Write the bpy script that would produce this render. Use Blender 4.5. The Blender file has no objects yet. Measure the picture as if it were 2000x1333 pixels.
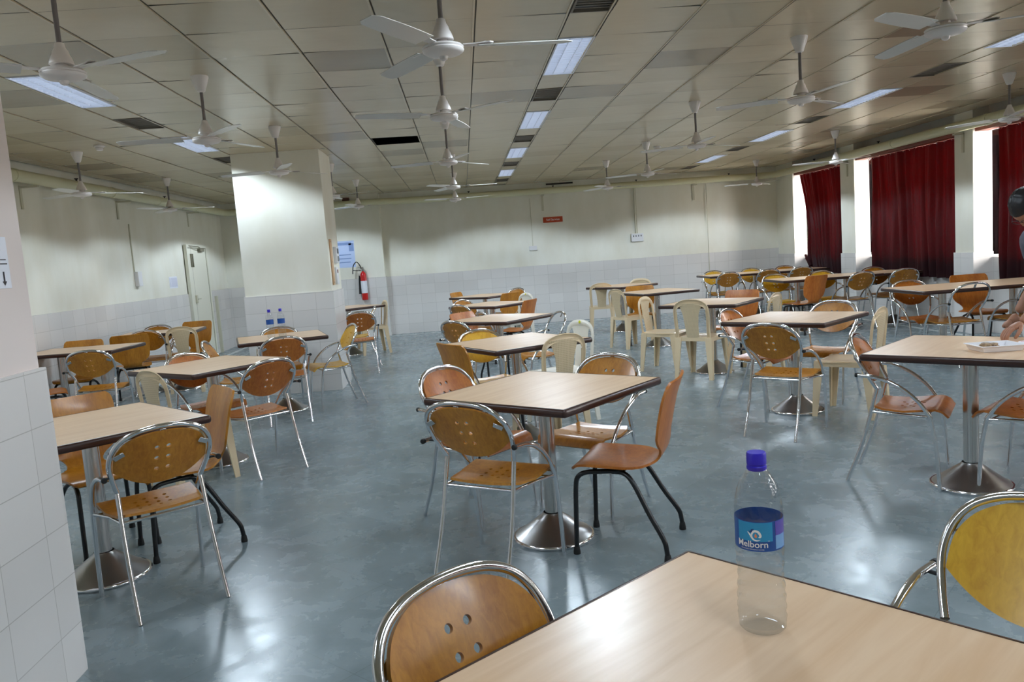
import bpy, bmesh, math, random
from mathutils import Vector, Matrix
random.seed(11)
PI = math.pi
R = math.radians
scene = bpy.context.scene
C = scene.collection

# ------------------------------------------------------------------ mesh building
class MB:
    def __init__(s):
        s.v = []; s.f = []; s.mi = []
    def add(s, vs, fs, mi=0):
        n = len(s.v); s.v += [tuple(p) for p in vs]
        s.f += [tuple(i + n for i in f) for f in fs]; s.mi += [mi] * len(fs)
        return s
    def box(s, c, d, rot=0, mi=0):
        x, y, z = d[0] / 2, d[1] / 2, d[2] / 2
        cr, sr = math.cos(rot), math.sin(rot)
        vs = []
        for a, b, e in ((-x,-y,-z),(x,-y,-z),(x,y,-z),(-x,y,-z),(-x,-y,z),(x,-y,z),(x,y,z),(-x,y,z)):
            vs.append((c[0] + a*cr - b*sr, c[1] + a*sr + b*cr, c[2] + e))
        return s.add(vs, [(0,3,2,1),(4,5,6,7),(0,1,5,4),(1,2,6,5),(2,3,7,6),(3,0,4,7)], mi)
    def bx(s, x0, x1, y0, y1, z0, z1, mi=0):
        return s.box(((x0+x1)/2, (y0+y1)/2, (z0+z1)/2), (x1-x0, y1-y0, z1-z0), 0, mi)
    def rbox(s, c, d, r=.005, seg=2, rot=0):
        bm = bmesh.new(); bmesh.ops.create_cube(bm, size=1)
        for v in bm.verts: v.co = Vector((v.co.x*d[0], v.co.y*d[1], v.co.z*d[2]))
        bmesh.ops.bevel(bm, geom=list(bm.edges), offset=r, segments=seg, affect='EDGES', profile=.5)
        bm.verts.ensure_lookup_table(); bm.verts.index_update()
        cr, sr = math.cos(rot), math.sin(rot)
        vs = [(c[0]+v.co.x*cr-v.co.y*sr, c[1]+v.co.x*sr+v.co.y*cr, c[2]+v.co.z) for v in bm.verts]
        fs = [tuple(v.index for v in f.verts) for f in bm.faces]
        bm.free(); return s.add(vs, fs)
    def tube(s, path, r, n=10, closed=False, caps=True):
        P = [Vector(p) for p in path]; m = len(P)
        rr = r if isinstance(r, (list, tuple)) else [r] * m
        up = None; rings = []
        for i in range(m):
            if closed: t = P[(i+1) % m] - P[i-1]
            else: t = P[min(i+1, m-1)] - P[max(i-1, 0)]
            t.normalize()
            if up is None:
                up = Vector((0,0,1)) if abs(t.z) < .9 else Vector((1,0,0))
            a = up - t * up.dot(t)
            if a.length < 1e-6: a = t.orthogonal()
            a.normalize(); up = a; b = t.cross(a)
            rings.append([P[i] + (a*math.cos(2*PI*k/n) + b*math.sin(2*PI*k/n)) * rr[i] for k in range(n)])
        vs = [p for g in rings for p in g]; fs = []
        for i in range(m if closed else m-1):
            j = (i+1) % m
            for k in range(n):
                l = (k+1) % n
                fs.append((i*n+k, i*n+l, j*n+l, j*n+k))
        if caps and not closed:
            fs.append(tuple(range(n-1, -1, -1))); fs.append(tuple((m-1)*n + k for k in range(n)))
        return s.add(vs, fs)
    def lathe(s, prof, n=32, c=(0,0,0)):
        vs = []; fs = []; m = len(prof)
        for r, z in prof:
            for k in range(n):
                a = 2*PI*k/n; vs.append((c[0]+max(r,1e-5)*math.cos(a), c[1]+max(r,1e-5)*math.sin(a), c[2]+z))
        for i in range(m-1):
            for k in range(n):
                l = (k+1) % n; fs.append((i*n+k, i*n+l, (i+1)*n+l, (i+1)*n+k))
        return s.add(vs, fs)
    def sheet(s, fn, nu, nv, th=0, nrm=None):
        """grid surface fn(u,v)->point; th>0 gives it thickness along nrm(u,v)"""
        g = [[Vector(fn(i/nu, j/nv)) for j in range(nv+1)] for i in range(nu+1)]
        vs = []; fs = []
        idx = lambda i, j: i*(nv+1)+j
        if th:
            N = [[None]*(nv+1) for _ in range(nu+1)]
            for i in range(nu+1):
                for j in range(nv+1):
                    a = g[min(i+1,nu)][j]-g[max(i-1,0)][j]; b = g[i][min(j+1,nv)]-g[i][max(j-1,0)]
                    q = a.cross(b); q = q.normalized() if q.length > 1e-9 else Vector((0,0,1)); N[i][j] = q
            top = [g[i][j]+N[i][j]*th/2 for i in range(nu+1) for j in range(nv+1)]
            bot = [g[i][j]-N[i][j]*th/2 for i in range(nu+1) for j in range(nv+1)]
            K = len(top); vs = top+bot
            for i in range(nu):
                for j in range(nv):
                    fs.append((idx(i,j),idx(i+1,j),idx(i+1,j+1),idx(i,j+1)))
                    fs.append((K+idx(i,j),K+idx(i,j+1),K+idx(i+1,j+1),K+idx(i+1,j)))
            bd = [idx(i,0) for i in range(nu+1)]+[idx(nu,j) for j in range(1,nv+1)]+[idx(i,nv) for i in range(nu-1,-1,-1)]+[idx(0,j) for j in range(nv-1,0,-1)]
            for a, b in zip(bd, bd[1:]+bd[:1]): fs.append((b,a,K+a,K+b))
        else:
            vs = [p for r_ in g for p in r_]
            for i in range(nu):
                for j in range(nv): fs.append((idx(i,j),idx(i+1,j),idx(i+1,j+1),idx(i,j+1)))
        return s.add(vs, fs)
    def xf(s, M):
        s.v = [tuple(M @ Vector(p)) for p in s.v]; return s
    def mesh(s, name, mats, ang=38, weld=True):
        me = bpy.data.meshes.new(name); me.from_pydata(s.v, [], s.f)
        for m in (mats if isinstance(mats, (list, tuple)) else [mats]): me.materials.append(m)
        for p, i in zip(me.polygons, s.mi): p.material_index = i
        bm = bmesh.new(); bm.from_mesh(me)
        if weld: bmesh.ops.remove_doubles(bm, verts=bm.verts, dist=1e-5)
        bmesh.ops.recalc_face_normals(bm, faces=bm.faces)
        bm.to_mesh(me); bm.free()
        smooth(me, ang); return me

def smooth(me, ang=38):
    me.polygons.foreach_set('use_smooth', [True]*len(me.polygons))
    me.set_sharp_from_angle(angle=R(ang)); me.update()

def obj(name, mb, mat, parent=None, ang=38, weld=True, loc=None):
    me = mb.mesh(name, mat, ang, weld) if isinstance(mb, MB) else mb
    o = bpy.data.objects.new(name, me); C.objects.link(o)
    if parent: o.parent = parent
    if loc: o.location = loc
    return o
def tag(o, label, cat, group=None, kind=None):
    o['label'] = label; o['category'] = cat
    if group: o['group'] = group
    if kind: o['kind'] = kind
    return o
def thing(name, loc, rz=0, label=None, cat=None, group=None, kind=None):
    o = bpy.data.objects.new(name, None); C.objects.link(o)
    o.empty_display_size = .1; o.location = loc; o.rotation_euler = (0,0,rz)
    if label: tag(o, label, cat, group, kind)
    return o
def dup(root, loc, rz, label, group=None):
    r = root.copy(); C.objects.link(r); r.location = loc; r.rotation_euler = (0,0,rz); r['label'] = label
    if group: r['group'] = group
    for ch in list(root.children):
        c = ch.copy(); C.objects.link(c); c.parent = r
        for g in list(ch.children):
            d = g.copy(); C.objects.link(d); d.parent = c
    return r
def baked(o, name=None):
    """evaluated copy of the mesh of a temporary object; the object goes"""
    bpy.context.view_layer.update()
    dg = bpy.context.evaluated_depsgraph_get()
    me = bpy.data.meshes.new_from_object(o.evaluated_get(dg))
    bpy.data.objects.remove(o, do_unlink=True)
    if name: me.name = name
    return me
def cr(pts, k=6):
    """Catmull-Rom through the points"""
    P = [Vector(p) for p in pts]; out = []
    for i in range(len(P)-1):
        a = P[i-1] if i else P[0]*2-P[1]; b = P[i]; c = P[i+1]; d = P[i+2] if i+2 < len(P) else P[-1]*2-P[-2]
        for j in range(k):
            t = j/k
            out.append(.5*((2*b)+(c-a)*t+(2*a-5*b+4*c-d)*t*t+(-a+3*b-3*c+d)*t**3))
    out.append(P[-1]); return out
def lerp(a, b, t): return a+(b-a)*t
def interp(t, ks):
    for (a, x), (b, y) in zip(ks, ks[1:]):
        if t <= b: return lerp(x, y, (t-a)/(b-a) if b > a else 0)
    return ks[-1][1]

# ------------------------------------------------------------------ materials
def srgb(r, g, b):
    f = lambda c: (c/255/12.92) if c/255 <= .04045 else ((c/255+.055)/1.055)**2.4
    return (f(r), f(g), f(b), 1)
def mat(name, col, rough=.5, metal=0, spec=.5, coat=0, **k):
    m = bpy.data.materials.new(name); m.use_nodes = True
    b = m.node_tree.nodes['Principled BSDF']
    b.inputs['Base Color'].default_value = col if len(col) == 4 else (*col, 1)
    b.inputs['Roughness'].default_value = rough; b.inputs['Metallic'].default_value = metal
    b.inputs['Specular IOR Level'].default_value = spec
    b.inputs['Coat Weight'].default_value = coat; b.inputs['Coat Roughness'].default_value = .12
    for a, v in k.items(): b.inputs[a].default_value = v
    return m
class NT:
    def __init__(s, m): s.t = m.node_tree; s.n = s.t.nodes; s.b = s.n.get('Principled BSDF')
    def new(s, ty, **k):
        n = s.n.new(ty)
        for a, v in k.items(): setattr(n, a, v)
        return n
    def l(s, a, b): s.t.links.new(a, b)
    def math(s, op, a, b=None):
        n = s.new('ShaderNodeMath', operation=op)
        for i, x in enumerate((a, b)):
            if x is None: continue
            if isinstance(x, (int, float)): n.inputs[i].default_value = x
            else: s.l(x, n.inputs[i])
        return n.outputs[0]
    def mix(s, fac, a, b, blend='MIX'):
        n = s.new('ShaderNodeMix', data_type='RGBA', blend_type=blend)
        for i, x in ((0, fac), (6, a), (7, b)):
            if isinstance(x, (int, float)): n.inputs[i].default_value = x
            elif isinstance(x, tuple): n.inputs[i].default_value = x
            else: s.l(x, n.inputs[i])
        return n.outputs[2]
    def noise(s, vec, scale, detail=4, rough=.5, dist=0):
        n = s.new('ShaderNodeTexNoise'); n.inputs['Scale'].default_value = scale; n.inputs['Detail'].default_value = detail
        n.inputs['Roughness'].default_value = rough; n.inputs['Distortion'].default_value = dist
        if vec is not None: s.l(vec, n.inputs['Vector'])
        return n.outputs['Fac']
    def ramp(s, fac, stops):
        n = s.new('ShaderNodeValToRGB'); e = n.color_ramp.elements
        while len(e) < len(stops): e.new(.5)
        for x, (p, c) in zip(e, stops): x.position = p; x.color = c
        s.l(fac, n.inputs[0]); return n.outputs[0]
    def coord(s, kind='Object', scale=(1,1,1), rot=(0,0,0), loc=(0,0,0)):
        t = s.new('ShaderNodeTexCoord'); m = s.new('ShaderNodeMapping')
        m.inputs['Scale'].default_value = scale; m.inputs['Rotation'].default_value = rot; m.inputs['Location'].default_value = loc
        s.l(t.outputs[kind], m.inputs['Vector']); return m.outputs[0]
    def bump(s, h, strength=.2, dist=.01):
        n = s.new('ShaderNodeBump'); n.inputs['Strength'].default_value = strength; n.inputs['Distance'].default_value = dist
        s.l(h, n.inputs['Height']); s.l(n.outputs[0], s.b.inputs['Normal'])

def wood(name, c1, c2, rough=.34, axis='z', coat=.15):
    m = mat(name, c1, rough, coat=coat); t = NT(m)
    sc = {'z': (60, 60, 3), 'y': (60, 3, 60), 'x': (3, 60, 60)}[axis]
    v = t.coord('Object', sc)
    n1 = t.noise(v, 1.0, 6, .6, .6); n2 = t.noise(t.coord('Object', tuple(x*.12 for x in sc)), 1.0, 3, .5)
    f = t.math('ADD', t.math('MULTIPLY', n1, .6), t.math('MULTIPLY', n2, .4))
    t.l(t.ramp(f, [(.35, c2), (.62, c1)]), t.b.inputs['Base Color']); t.bump(n1, .06, .002)
    return m
M = {}
M['paint'] = mat('wall_paint', srgb(233, 231, 219), .55, spec=.3)
t = NT(M['paint']); n = t.noise(t.coord('Object', (1.2, 1.2, .5)), 2.2, 4, .55)
t.l(t.ramp(n, [(.3, srgb(226, 223, 207)), (.7, srgb(236, 235, 224))]), t.b.inputs['Base Color'])
M['lilac'] = mat('daylit_pillar_paint', srgb(226, 214, 208), .5, spec=.3)  # purplish cast of window daylight put into the near column's paint colour
def tile(name, swap, dx=0):
    m = mat(name, srgb(214, 211, 204), .22); t = NT(m)
    tc = t.new('ShaderNodeTexCoord'); sp = t.new('ShaderNodeSeparateXYZ'); t.l(tc.outputs['Object'], sp.inputs[0])
    cb = t.new('ShaderNodeCombineXYZ'); t.l(sp.outputs['Y' if swap else 'X'], cb.inputs[0]); t.l(sp.outputs['Z'], cb.inputs[1])
    mp = t.new('ShaderNodeMapping'); mp.inputs['Location'].default_value = (dx, 0, 0); t.l(cb.outputs[0], mp.inputs['Vector'])
    b = t.new('ShaderNodeTexBrick'); b.offset = 0; b.squash = 1
    for k, v in (('Scale', 1), ('Mortar Size', .0017), ('Mortar Smooth', .1), ('Brick Width', .275), ('Row Height', .1867), ('Bias', 0)): b.inputs[k].default_value = v
    b.inputs['Color1'].default_value = srgb(222, 219, 216); b.inputs['Color2'].default_value = srgb(214, 211, 208); b.inputs['Mortar'].default_value = srgb(186, 183, 178)
    t.l(mp.outputs[0], b.inputs['Vector']); t.l(b.outputs['Color'], t.b.inputs['Base Color'])
    inv = t.math('SUBTRACT', 1, b.outputs['Fac']); t.bump(inv, .3, .002)
    return m
M['tile_x'] = tile('wall_tile_x', False, .036); M['tile_y'] = tile('wall_tile_y', True, .02)
# polished grey-green stone slabs laid on the diagonal
m = M['floor'] = mat('floor_stone', srgb(110, 130, 132), .16, spec=.5); t = NT(m)
v = t.coord('Object', (1, 1, 1), (0, 0, R(-46)), (.12, .31, 0))
b = t.new('ShaderNodeTexBrick'); b.offset = 0; b.squash = 1
for k, x in (('Scale', 1), ('Mortar Size', .0016), ('Mortar Smooth', .2), ('Brick Width', .56), ('Row Height', .5), ('Bias', -.15)): b.inputs[k].default_value = x
b.inputs['Color1'].default_value = srgb(134, 148, 154); b.inputs['Color2'].default_value = srgb(100, 116, 124); b.inputs['Mortar'].default_value = srgb(78, 92, 95)
t.l(v, b.inputs['Vector'])
n1 = t.noise(t.coord('Object', (1, 1, 1)), 5.5, 6, .62, .4); n2 = t.noise(t.coord('Object', (1, 1, 1), (0, 0, R(44))), 38, 4, .6)
c1 = t.mix(.55, b.outputs['Color'], t.ramp(n1, [(.3, srgb(106, 122, 128)), (.72, srgb(140, 155, 160))]))
c2 = t.mix(t.math('MULTIPLY', n2, .16), c1, srgb(160, 170, 168))
t.l(c2, t.b.inputs['Base Color'])
t.l(t.ramp(n1, [(.3, (.2,)*3+(1,)), (.75, (.34,)*3+(1,))]), t.b.inputs['Roughness']); t.bump(n1, .006, .004)
for k, c in (('ceil_a', (208, 193, 164)), ('ceil_b', (198, 184, 155)), ('ceil_c', (158, 143, 118))):
    m = M[k] = mat('ceiling_panel_'+k[-1], srgb(*c), .24, spec=.8); t = NT(m)
    n = t.noise(t.coord('Object', (1.1, 2.4, 1)), 1.6, 3, .5); t.bump(n, .25, .02)
    n3 = t.noise(t.coord('Object', (1, 1, 1)), 1.3, 5, .6)
    t.l(t.mix(t.math('MULTIPLY', n3, .35), srgb(*c), srgb(*[x*.82 for x in c])), t.b.inputs['Base Color'])
M['void'] = mat('ceiling_void', srgb(84, 80, 70), .8)
M['grille'] = mat('vent_grille', srgb(112, 104, 92), .5)
m = M['laminate'] = mat('beech_laminate', srgb(222, 190, 150), .3, spec=.45); t = NT(m)
v = t.coord('Object', (2.2, 26, 10)); n1 = t.noise(v, 1, 5, .55, .5)
t.l(t.ramp(n1, [(.3, srgb(218, 181, 143)), (.7, srgb(233, 201, 167))]), t.b.inputs['Base Color'])
M['edge'] = mat('brown_edging', srgb(58, 35, 29), .3, spec=.5)
M['chrome'] = mat('chrome', (.78, .78, .8), .13, 1)
M['steel'] = mat('brushed_steel', (.62, .6, .58), .24, 1)
M['steel_dark'] = mat('dull_steel', (.42, .41, .4), .3, 1)
M['honey'] = wood('honey_beech_ply', srgb(198, 134, 40), srgb(162, 100, 20))
M['gold'] = wood('golden_beech_ply', srgb(230, 180, 52), srgb(204, 148, 32))
M['orange'] = wood('orange_beech_ply', srgb(198, 120, 44), srgb(162, 86, 22))
M['ply_edge'] = mat('ply_edge', srgb(96, 58, 28), .6)
M['black'] = mat('black_enamel', srgb(24, 24, 26), .28)
M['rubber'] = mat('black_rubber', srgb(18, 18, 18), .6)
m = M['plastic'] = mat('cream_plastic', srgb(228, 205, 168), .28, spec=.5)
m.node_tree.nodes['Principled BSDF'].inputs['Subsurface Weight'].default_value = 0
m = M['splat'] = mat('cream_plastic_weave', srgb(208, 190, 154), .34); t = NT(m)
ck = t.new('ShaderNodeTexBrick'); ck.offset = 0
for k, x in (('Scale', 1), ('Mortar Size', .0032), ('Mortar Smooth', .3), ('Brick Width', .013), ('Row Height', .013)): ck.inputs[k].default_value = x
t.l(t.coord('Object', (1, 1, 1), (R(90), 0, 0)), ck.inputs['Vector'])
ck.inputs['Color1'].default_value = srgb(206, 183, 146); ck.inputs['Color2'].default_value = srgb(200, 177, 140); ck.inputs['Mortar'].default_value = srgb(226, 205, 168)
t.l(ck.outputs['Color'], t.b.inputs['Base Color']); t.bump(ck.outputs['Fac'], .5, .003)
M['plastic_white'] = mat('ivory_plastic', srgb(240, 234, 220), .3)
M['fan'] = mat('fan_white', srgb(226, 220, 216), .3)
M['blade'] = mat('fan_blade_white', srgb(214, 212, 206), .28)
M['rod'] = mat('fan_rod_grey', srgb(118, 112, 110), .4)
M['dark'] = mat('dark_gap', srgb(46, 40, 36), .6)
m = M['pipe'] = mat('pipe_paint', srgb(206, 204, 170), .35)
M['bracket'] = mat('bracket_paint', srgb(200, 197, 176), .5)
m = M['curtain'] = bpy.data.materials.new('maroon_curtain'); m.use_nodes = True; t = NT(m)
t.b.inputs['Base Color'].default_value = srgb(42, 5, 12); t.b.inputs['Roughness'].default_value = .55
t.b.inputs['Specular IOR Level'].default_value = .25
tr = t.new('ShaderNodeBsdfTranslucent'); tr.inputs[0].default_value = srgb(150, 8, 30)
mx = t.new('ShaderNodeMixShader'); mx.inputs[0].default_value = .2
t.l(t.b.outputs[0], mx.inputs[1]); t.l(tr.outputs[0], mx.inputs[2]); t.l(mx.outputs[0], t.n['Material Output'].inputs[0])
t.bump(t.noise(t.coord('Object', (90, 90, 90)), 2, 2), .15, .002)
M['pelmet'] = mat('pelmet_wood', srgb(126, 58, 40), .4)
m = M['glass'] = bpy.data.materials.new('window_glass'); m.use_nodes = True; t = NT(m)
t.n.remove(t.b); tp = t.new('ShaderNodeBsdfTransparent'); gl = t.new('ShaderNodeBsdfGlossy'); gl.inputs['Roughness'].default_value = .02
fr = t.new('ShaderNodeFresnel'); fr.inputs[0].default_value = 1.35; mx = t.new('ShaderNodeMixShader')
t.l(fr.outputs[0], mx.inputs[0]); t.l(tp.outputs[0], mx.inputs[1]); t.l(gl.outputs[0], mx.inputs[2]); t.l(mx.outputs[0], t.n['Material Output'].inputs[0])
m = M['pet'] = bpy.data.materials.new('clear_bottle_plastic'); m.use_nodes = True; t = NT(m)
t.n.remove(t.b); tp = t.new('ShaderNodeBsdfTransparent'); tp.inputs[0].default_value = (.95, .96, .97, 1); gl = t.new('ShaderNodeBsdfGlossy'); gl.inputs['Roughness'].default_value = .08
lw = t.new('ShaderNodeLayerWeight'); lw.inputs[0].default_value = .5; mx = t.new('ShaderNodeMixShader')
t.l(t.math('ADD', t.math('MULTIPLY', t.math('POWER', lw.outputs['Facing'], 3.0), .5), .05), mx.inputs[0]); t.l(tp.outputs[0], mx.inputs[1]); t.l(gl.outputs[0], mx.inputs[2]); t.l(mx.outputs[0], t.n['Material Output'].inputs[0])
m = M['water'] = bpy.data.materials.new('water'); m.use_nodes = True; t = NT(m)
t.n.remove(t.b); tp = t.new('ShaderNodeBsdfTransparent'); tp.inputs[0].default_value = (.97, .985, 1, 1); gl = t.new('ShaderNodeBsdfGlossy'); gl.inputs['Roughness'].default_value = .03
mx = t.new('ShaderNodeMixShader'); mx.inputs[0].default_value = .03
t.l(tp.outputs[0], mx.inputs[1]); t.l(gl.outputs[0], mx.inputs[2]); t.l(mx.outputs[0], t.n['Material Output'].inputs[0])
M['cap'] = mat('blue_cap', srgb(52, 40, 190), .35)
M['label_blue'] = mat('label_blue', srgb(22, 80, 160), .35)
M['label_cyan'] = mat('label_cyan', srgb(40, 150, 205), .35)
M['label_violet'] = mat('label_violet', srgb(92, 82, 178), .35)
M['label_pale'] = mat('label_pale_blue', srgb(120, 170, 225), .35)
M['white'] = mat('white_print', srgb(240, 242, 246), .4)
M['drop'] = mat('orange_print', srgb(226, 140, 100), .4)
M['navy'] = mat('navy_print', srgb(34, 52, 120), .4)
M['sign'] = mat('sign_orange', srgb(190, 70, 30), .4)
M['red'] = mat('red_enamel', srgb(196, 22, 24), .25, coat=.3)
M['paper'] = mat('paper', srgb(232, 234, 242), .6)
M['paper_blue'] = mat('poster_blue', srgb(190, 208, 245), .6)
M['paper_ink'] = mat('poster_ink', srgb(130, 155, 205), .6)
M['ink'] = mat('black_ink', srgb(52, 50, 54), .6)
M['switch'] = mat('switch_white', srgb(226, 226, 228), .35)
M['switch_dark'] = mat('switch_grey', srgb(110, 112, 118), .4)
M['ply'] = mat('plywood', srgb(196, 160, 122), .5)
M['door'] = mat('door_paint', srgb(228, 226, 210), .45)
M['door_gap'] = mat('door_gap', srgb(128, 124, 106), .6)
M['skin'] = mat('skin', srgb(168, 118, 92), .5, **{'Subsurface Weight': .0})
M['hair'] = mat('black_hair', srgb(18, 17, 20), .45)
M['shirt'] = mat('shirt_grey', srgb(96, 98, 112), .7)
M['trousers'] = mat('trousers_dark', srgb(44, 46, 58), .7)
M['shoe'] = mat('shoe_black', srgb(26, 26, 28), .4)
M['tray'] = mat('white_foam', srgb(238, 236, 240), .45)
M['food'] = mat('browned_food', srgb(120, 88, 58), .6)
t = NT(M['food']); n = t.noise(t.coord('Object', (1, 1, 1)), 60, 4); t.l(t.ramp(n, [(.35, srgb(86, 58, 36)), (.65, srgb(176, 146, 108))]), t.b.inputs['Base Color'])
m = M['napkin'] = mat('printed_paper', srgb(236, 230, 236), .6); t = NT(m)
n = t.noise(t.coord('Object', (1, 1, 1)), 34, 2); t.l(t.ramp(n, [(.52, srgb(240, 236, 240)), (.6, srgb(214, 120, 120)), (.68, srgb(130, 150, 120))]), t.b.inputs['Base Color'])
m = M['diffuser'] = mat('lit_diffuser', (.9, .93, 1), .5)
m.node_tree.nodes['Principled BSDF'].inputs['Emission Color'].default_value = (.70, .82, 1.0, 1)
m.node_tree.nodes['Principled BSDF'].inputs['Emission Strength'].default_value = 1.1
M['louvre'] = mat('white_louvre', srgb(235, 238, 245), .35)
M['line'] = mat('pale_floor_strip', srgb(196, 204, 204), .3)

# ------------------------------------------------------------------ room
XL, XR, YB, YF, ZC = -4.5, 6.2, 15.4, -2.6, 2.7
def struct(name, mb, m, label, cat='structure', ang=30):
    o = obj(name, mb, m, ang=ang, weld=False); return tag(o, label, cat, kind='structure')
struct('floor', MB().bx(XL-.3, 6.9, YF-.3, YB+.3, -.1, 0), M['floor'], 'polished grey green stone floor laid in diagonal slabs', 'floor')
struct('wall_left', MB().bx(XL-.2, XL, YF-.2, YB+.2, 0, 3), M['paint'], 'cream painted left wall with tiled lower half', 'wall')
struct('wall_back', MB().bx(XL, 6.9, YB, YB+.2, 0, 3), M['paint'], 'cream painted far end wall with tiled lower half', 'wall')
struct('wall_front', MB().bx(XL, 6.9, YF-.2, YF, 0, 3), M['paint'], 'cream painted wall behind the viewer', 'wall')
piers = [(14.62, YB), (12.29, 12.75), (9.37, 9.73), (6.40, 6.80), (3.45, 3.85), (.5, .9), (YF, -2.1)]
w = MB()
for a, b in piers: w.bx(XR, 6.44, a, b, 0, 3)
for (a, b), (c, d) in zip(piers[1:], piers): w.bx(6.44, 6.8, b, d, 0, .93); w.bx(6.40, 6.8, b, c, 2.5, 3).bx(6.44, 6.8, c, d, 2.5, 3)
struct('wall_right', w, M['paint'], 'cream painted right wall of piers with deep window bays', 'wall')
TH = .016
struct('trim_1', MB().bx(XL, XL+TH, YF, YB, 0, 1.12), M['tile_y'], 'pale ceramic tiling along the lower left wall', 'wall tiling')
struct('trim_2', MB().bx(XL+TH, XR, YB-TH, YB, 0, 1.12), M['tile_x'], 'pale ceramic tiling along the lower far wall', 'wall tiling')
w = MB()
for a, b in piers[:-1]: w.bx(XR-TH, XR, a-TH, min(b+TH, YB-TH), 0, 1.0); w.bx(XR, 6.44, a-TH, a, 0, 1.0); w.bx(XR, 6.44, b, b+TH, 0, 1.0) if b < YB else None
for (a, b), (c, d) in zip(piers[1:], piers): w.bx(6.44-TH, 6.44, b+TH, c-TH, 0, .93)
struct('trim_3', w, M['tile_y'], 'pale ceramic tiling on window piers and sill walls', 'wall tiling')
struct('trim_4', MB().bx(-4.22, -4.15, YF, YB-.25, 0, .002).bx(-4.15, 6.0, YB-.32, YB-.25, 0, .002).bx(6.0, 6.07, YF, YB-.25, 0, .002), M['line'], 'pale border strip set into the floor near the walls', 'floor strip')
def column(name, x0, x1, y0, y1, m, label):
    struct(name, MB().bx(x0, x1, y0, y1, 0, 3), m, label, 'column')
n_tr = [5]
def clad(x0, x1, y0, y1, label, back=True):
    a = MB().bx(x0-TH, x1+TH, y0-TH, y0, 0, 1.13)
    if back: a.bx(x0-TH, x1+TH, y1, y1+TH, 0, 1.13)
    a.bx(x0-TH, x0, y0, y1, 0, 1.13, 1).bx(x1, x1+TH, y0, y1, 0, 1.13, 1)
    struct('trim_%d' % n_tr[0], a, [M['tile_x'], M['tile_y']], label, 'wall tiling'); n_tr[0] += 1
column('column', -2.46, -1.50, 9.05, 9.78, M['paint'], 'square cream column in the middle of the left aisle')
clad(-2.46, -1.50, 9.05, 9.78, 'pale tile cladding round the foot of the middle column')
column('column', -2.46, -1.515, 2.11, 2.86, M['lilac'], 'near column cut off by the left edge of the view')
clad(-2.46, -1.515, 2.11, 2.86, 'pale tile cladding round the foot of the near left column')
column('column', -2.46, -1.50, 15.22, YB, M['paint'], 'shallow pilaster on the far wall carrying the fire extinguisher')
clad(-2.46, -1.50, 15.22, YB-.001, 'pale tile cladding at the foot of the far wall pilaster', False)
# ceiling of metal panels, one mesh
xs = [-4.455, -4.28, -3.76, -3.24, -2.71, -2.46, -1.92, -1.40, -.87, -.36, .17, .69, .925, 1.45, 1.97, 2.49, 3.02, 3.54, 4.08, 4.32, 4.85, 5.37, 5.9, 6.2]
strips = {4: .15, 11: 0, 18: 0}
cm = MB(); g = .004
ys0 = 5.03-.505*16
lights = []; vents = []
for i in range(len(xs)-1):
    off = strips.get(i, 0)
    ys = [ys0+off+.505*k for k in range(-1, 40)]
    ys = [YF]+[y for y in ys if YF+.05 < y < YB-.05]+[YB]
    for a, b in zip(ys, ys[1:]):
        mi = 0 if random.random() < .62 else 1
        if i in strips:
            k = round((a-(5.03+off))/.505)
            if k % 5 in (0, 1) and b-a > .4:
                if k % 5 == 0 and a+1.01 < YB and a > -1: lights.append((xs[i], xs[i+1], a, a+1.01))
                continue
            if k % 5 == 3 and b-a > .4: vents.append((xs[i], xs[i+1], a, b)); continue
        if random.random() < .05: mi = 2
        if i == 7-0 and 4.05 < a < 4.3: mi = 2
        if i == 10 and 6.5 < a < 6.7: mi = 2
        if i == 12 and 6.5 < a < 6.7: mi = 2
        if i == 5 and 4.4 < a < 4.8: mi = 2
        if i == 8 and 8.3 < a < 8.8: continue
        tx, ty = random.uniform(-.0022, .0022), random.uniform(-.0022, .0022)
        n_ = 3
        z0 = ZC
        gy = .0018
        cm.add([(xs[i]+g, a+gy, z0+tx), (xs[i+1]-g, a+gy, z0-tx+ty*.5), (xs[i+1]-g, b-gy, z0+ty), (xs[i]+g, b-gy, z0-ty)], [(0, 3, 2, 1)], mi)
cm.bx(XL, 6.9, YF, YB, ZC+.16, ZC+.2, 3)
for x in xs[1:-1]: cm.bx(x-.009, x+.009, YF, YB, ZC+.003, ZC+.012, 3).bx(x-.0165, x-.0075, YF, YB, ZC-.005, ZC+.004, 0)
struct('ceiling', cm, [M['ceil_a'], M['ceil_b'], M['ceil_c'], M['void']], 'low ceiling of glossy beige metal panels', 'ceiling')

# windows in the bays
def window(n, y0, y1, label):
    o = tag(obj('window_%d' % n, MB().bx(6.60, 6.66, y0, y1, .93, .95).bx(6.60, 6.66, y0, y1, 2.48, 2.5).bx(6.61, 6.65, y0, y0+.012, .95, 2.48).bx(6.61, 6.65, y1-.012, y1, .95, 2.48).bx(6.61, 6.65, (y0+y1)/2-.02, (y0+y1)/2+.02, .95, 2.48), M['white'], weld=False), label, 'window', kind='structure')
    obj('window_pane', MB().bx(6.628, 6.632, y0+.012, y1-.012, .95, 2.48), M['glass'], o)
names = ['bright window in the farthest bay behind a tied maroon curtain', 'bright window in the second farthest bay behind a closed curtain',
         'bright window in the third bay at the right edge', 'window bay beside the right row of tables', 'window bay right of the viewer', 'window bay behind the viewer on the right']
for k, ((a, b), (c, d)) in enumerate(zip(piers[1:], piers)): window(k+1, b, d, names[k])
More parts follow.
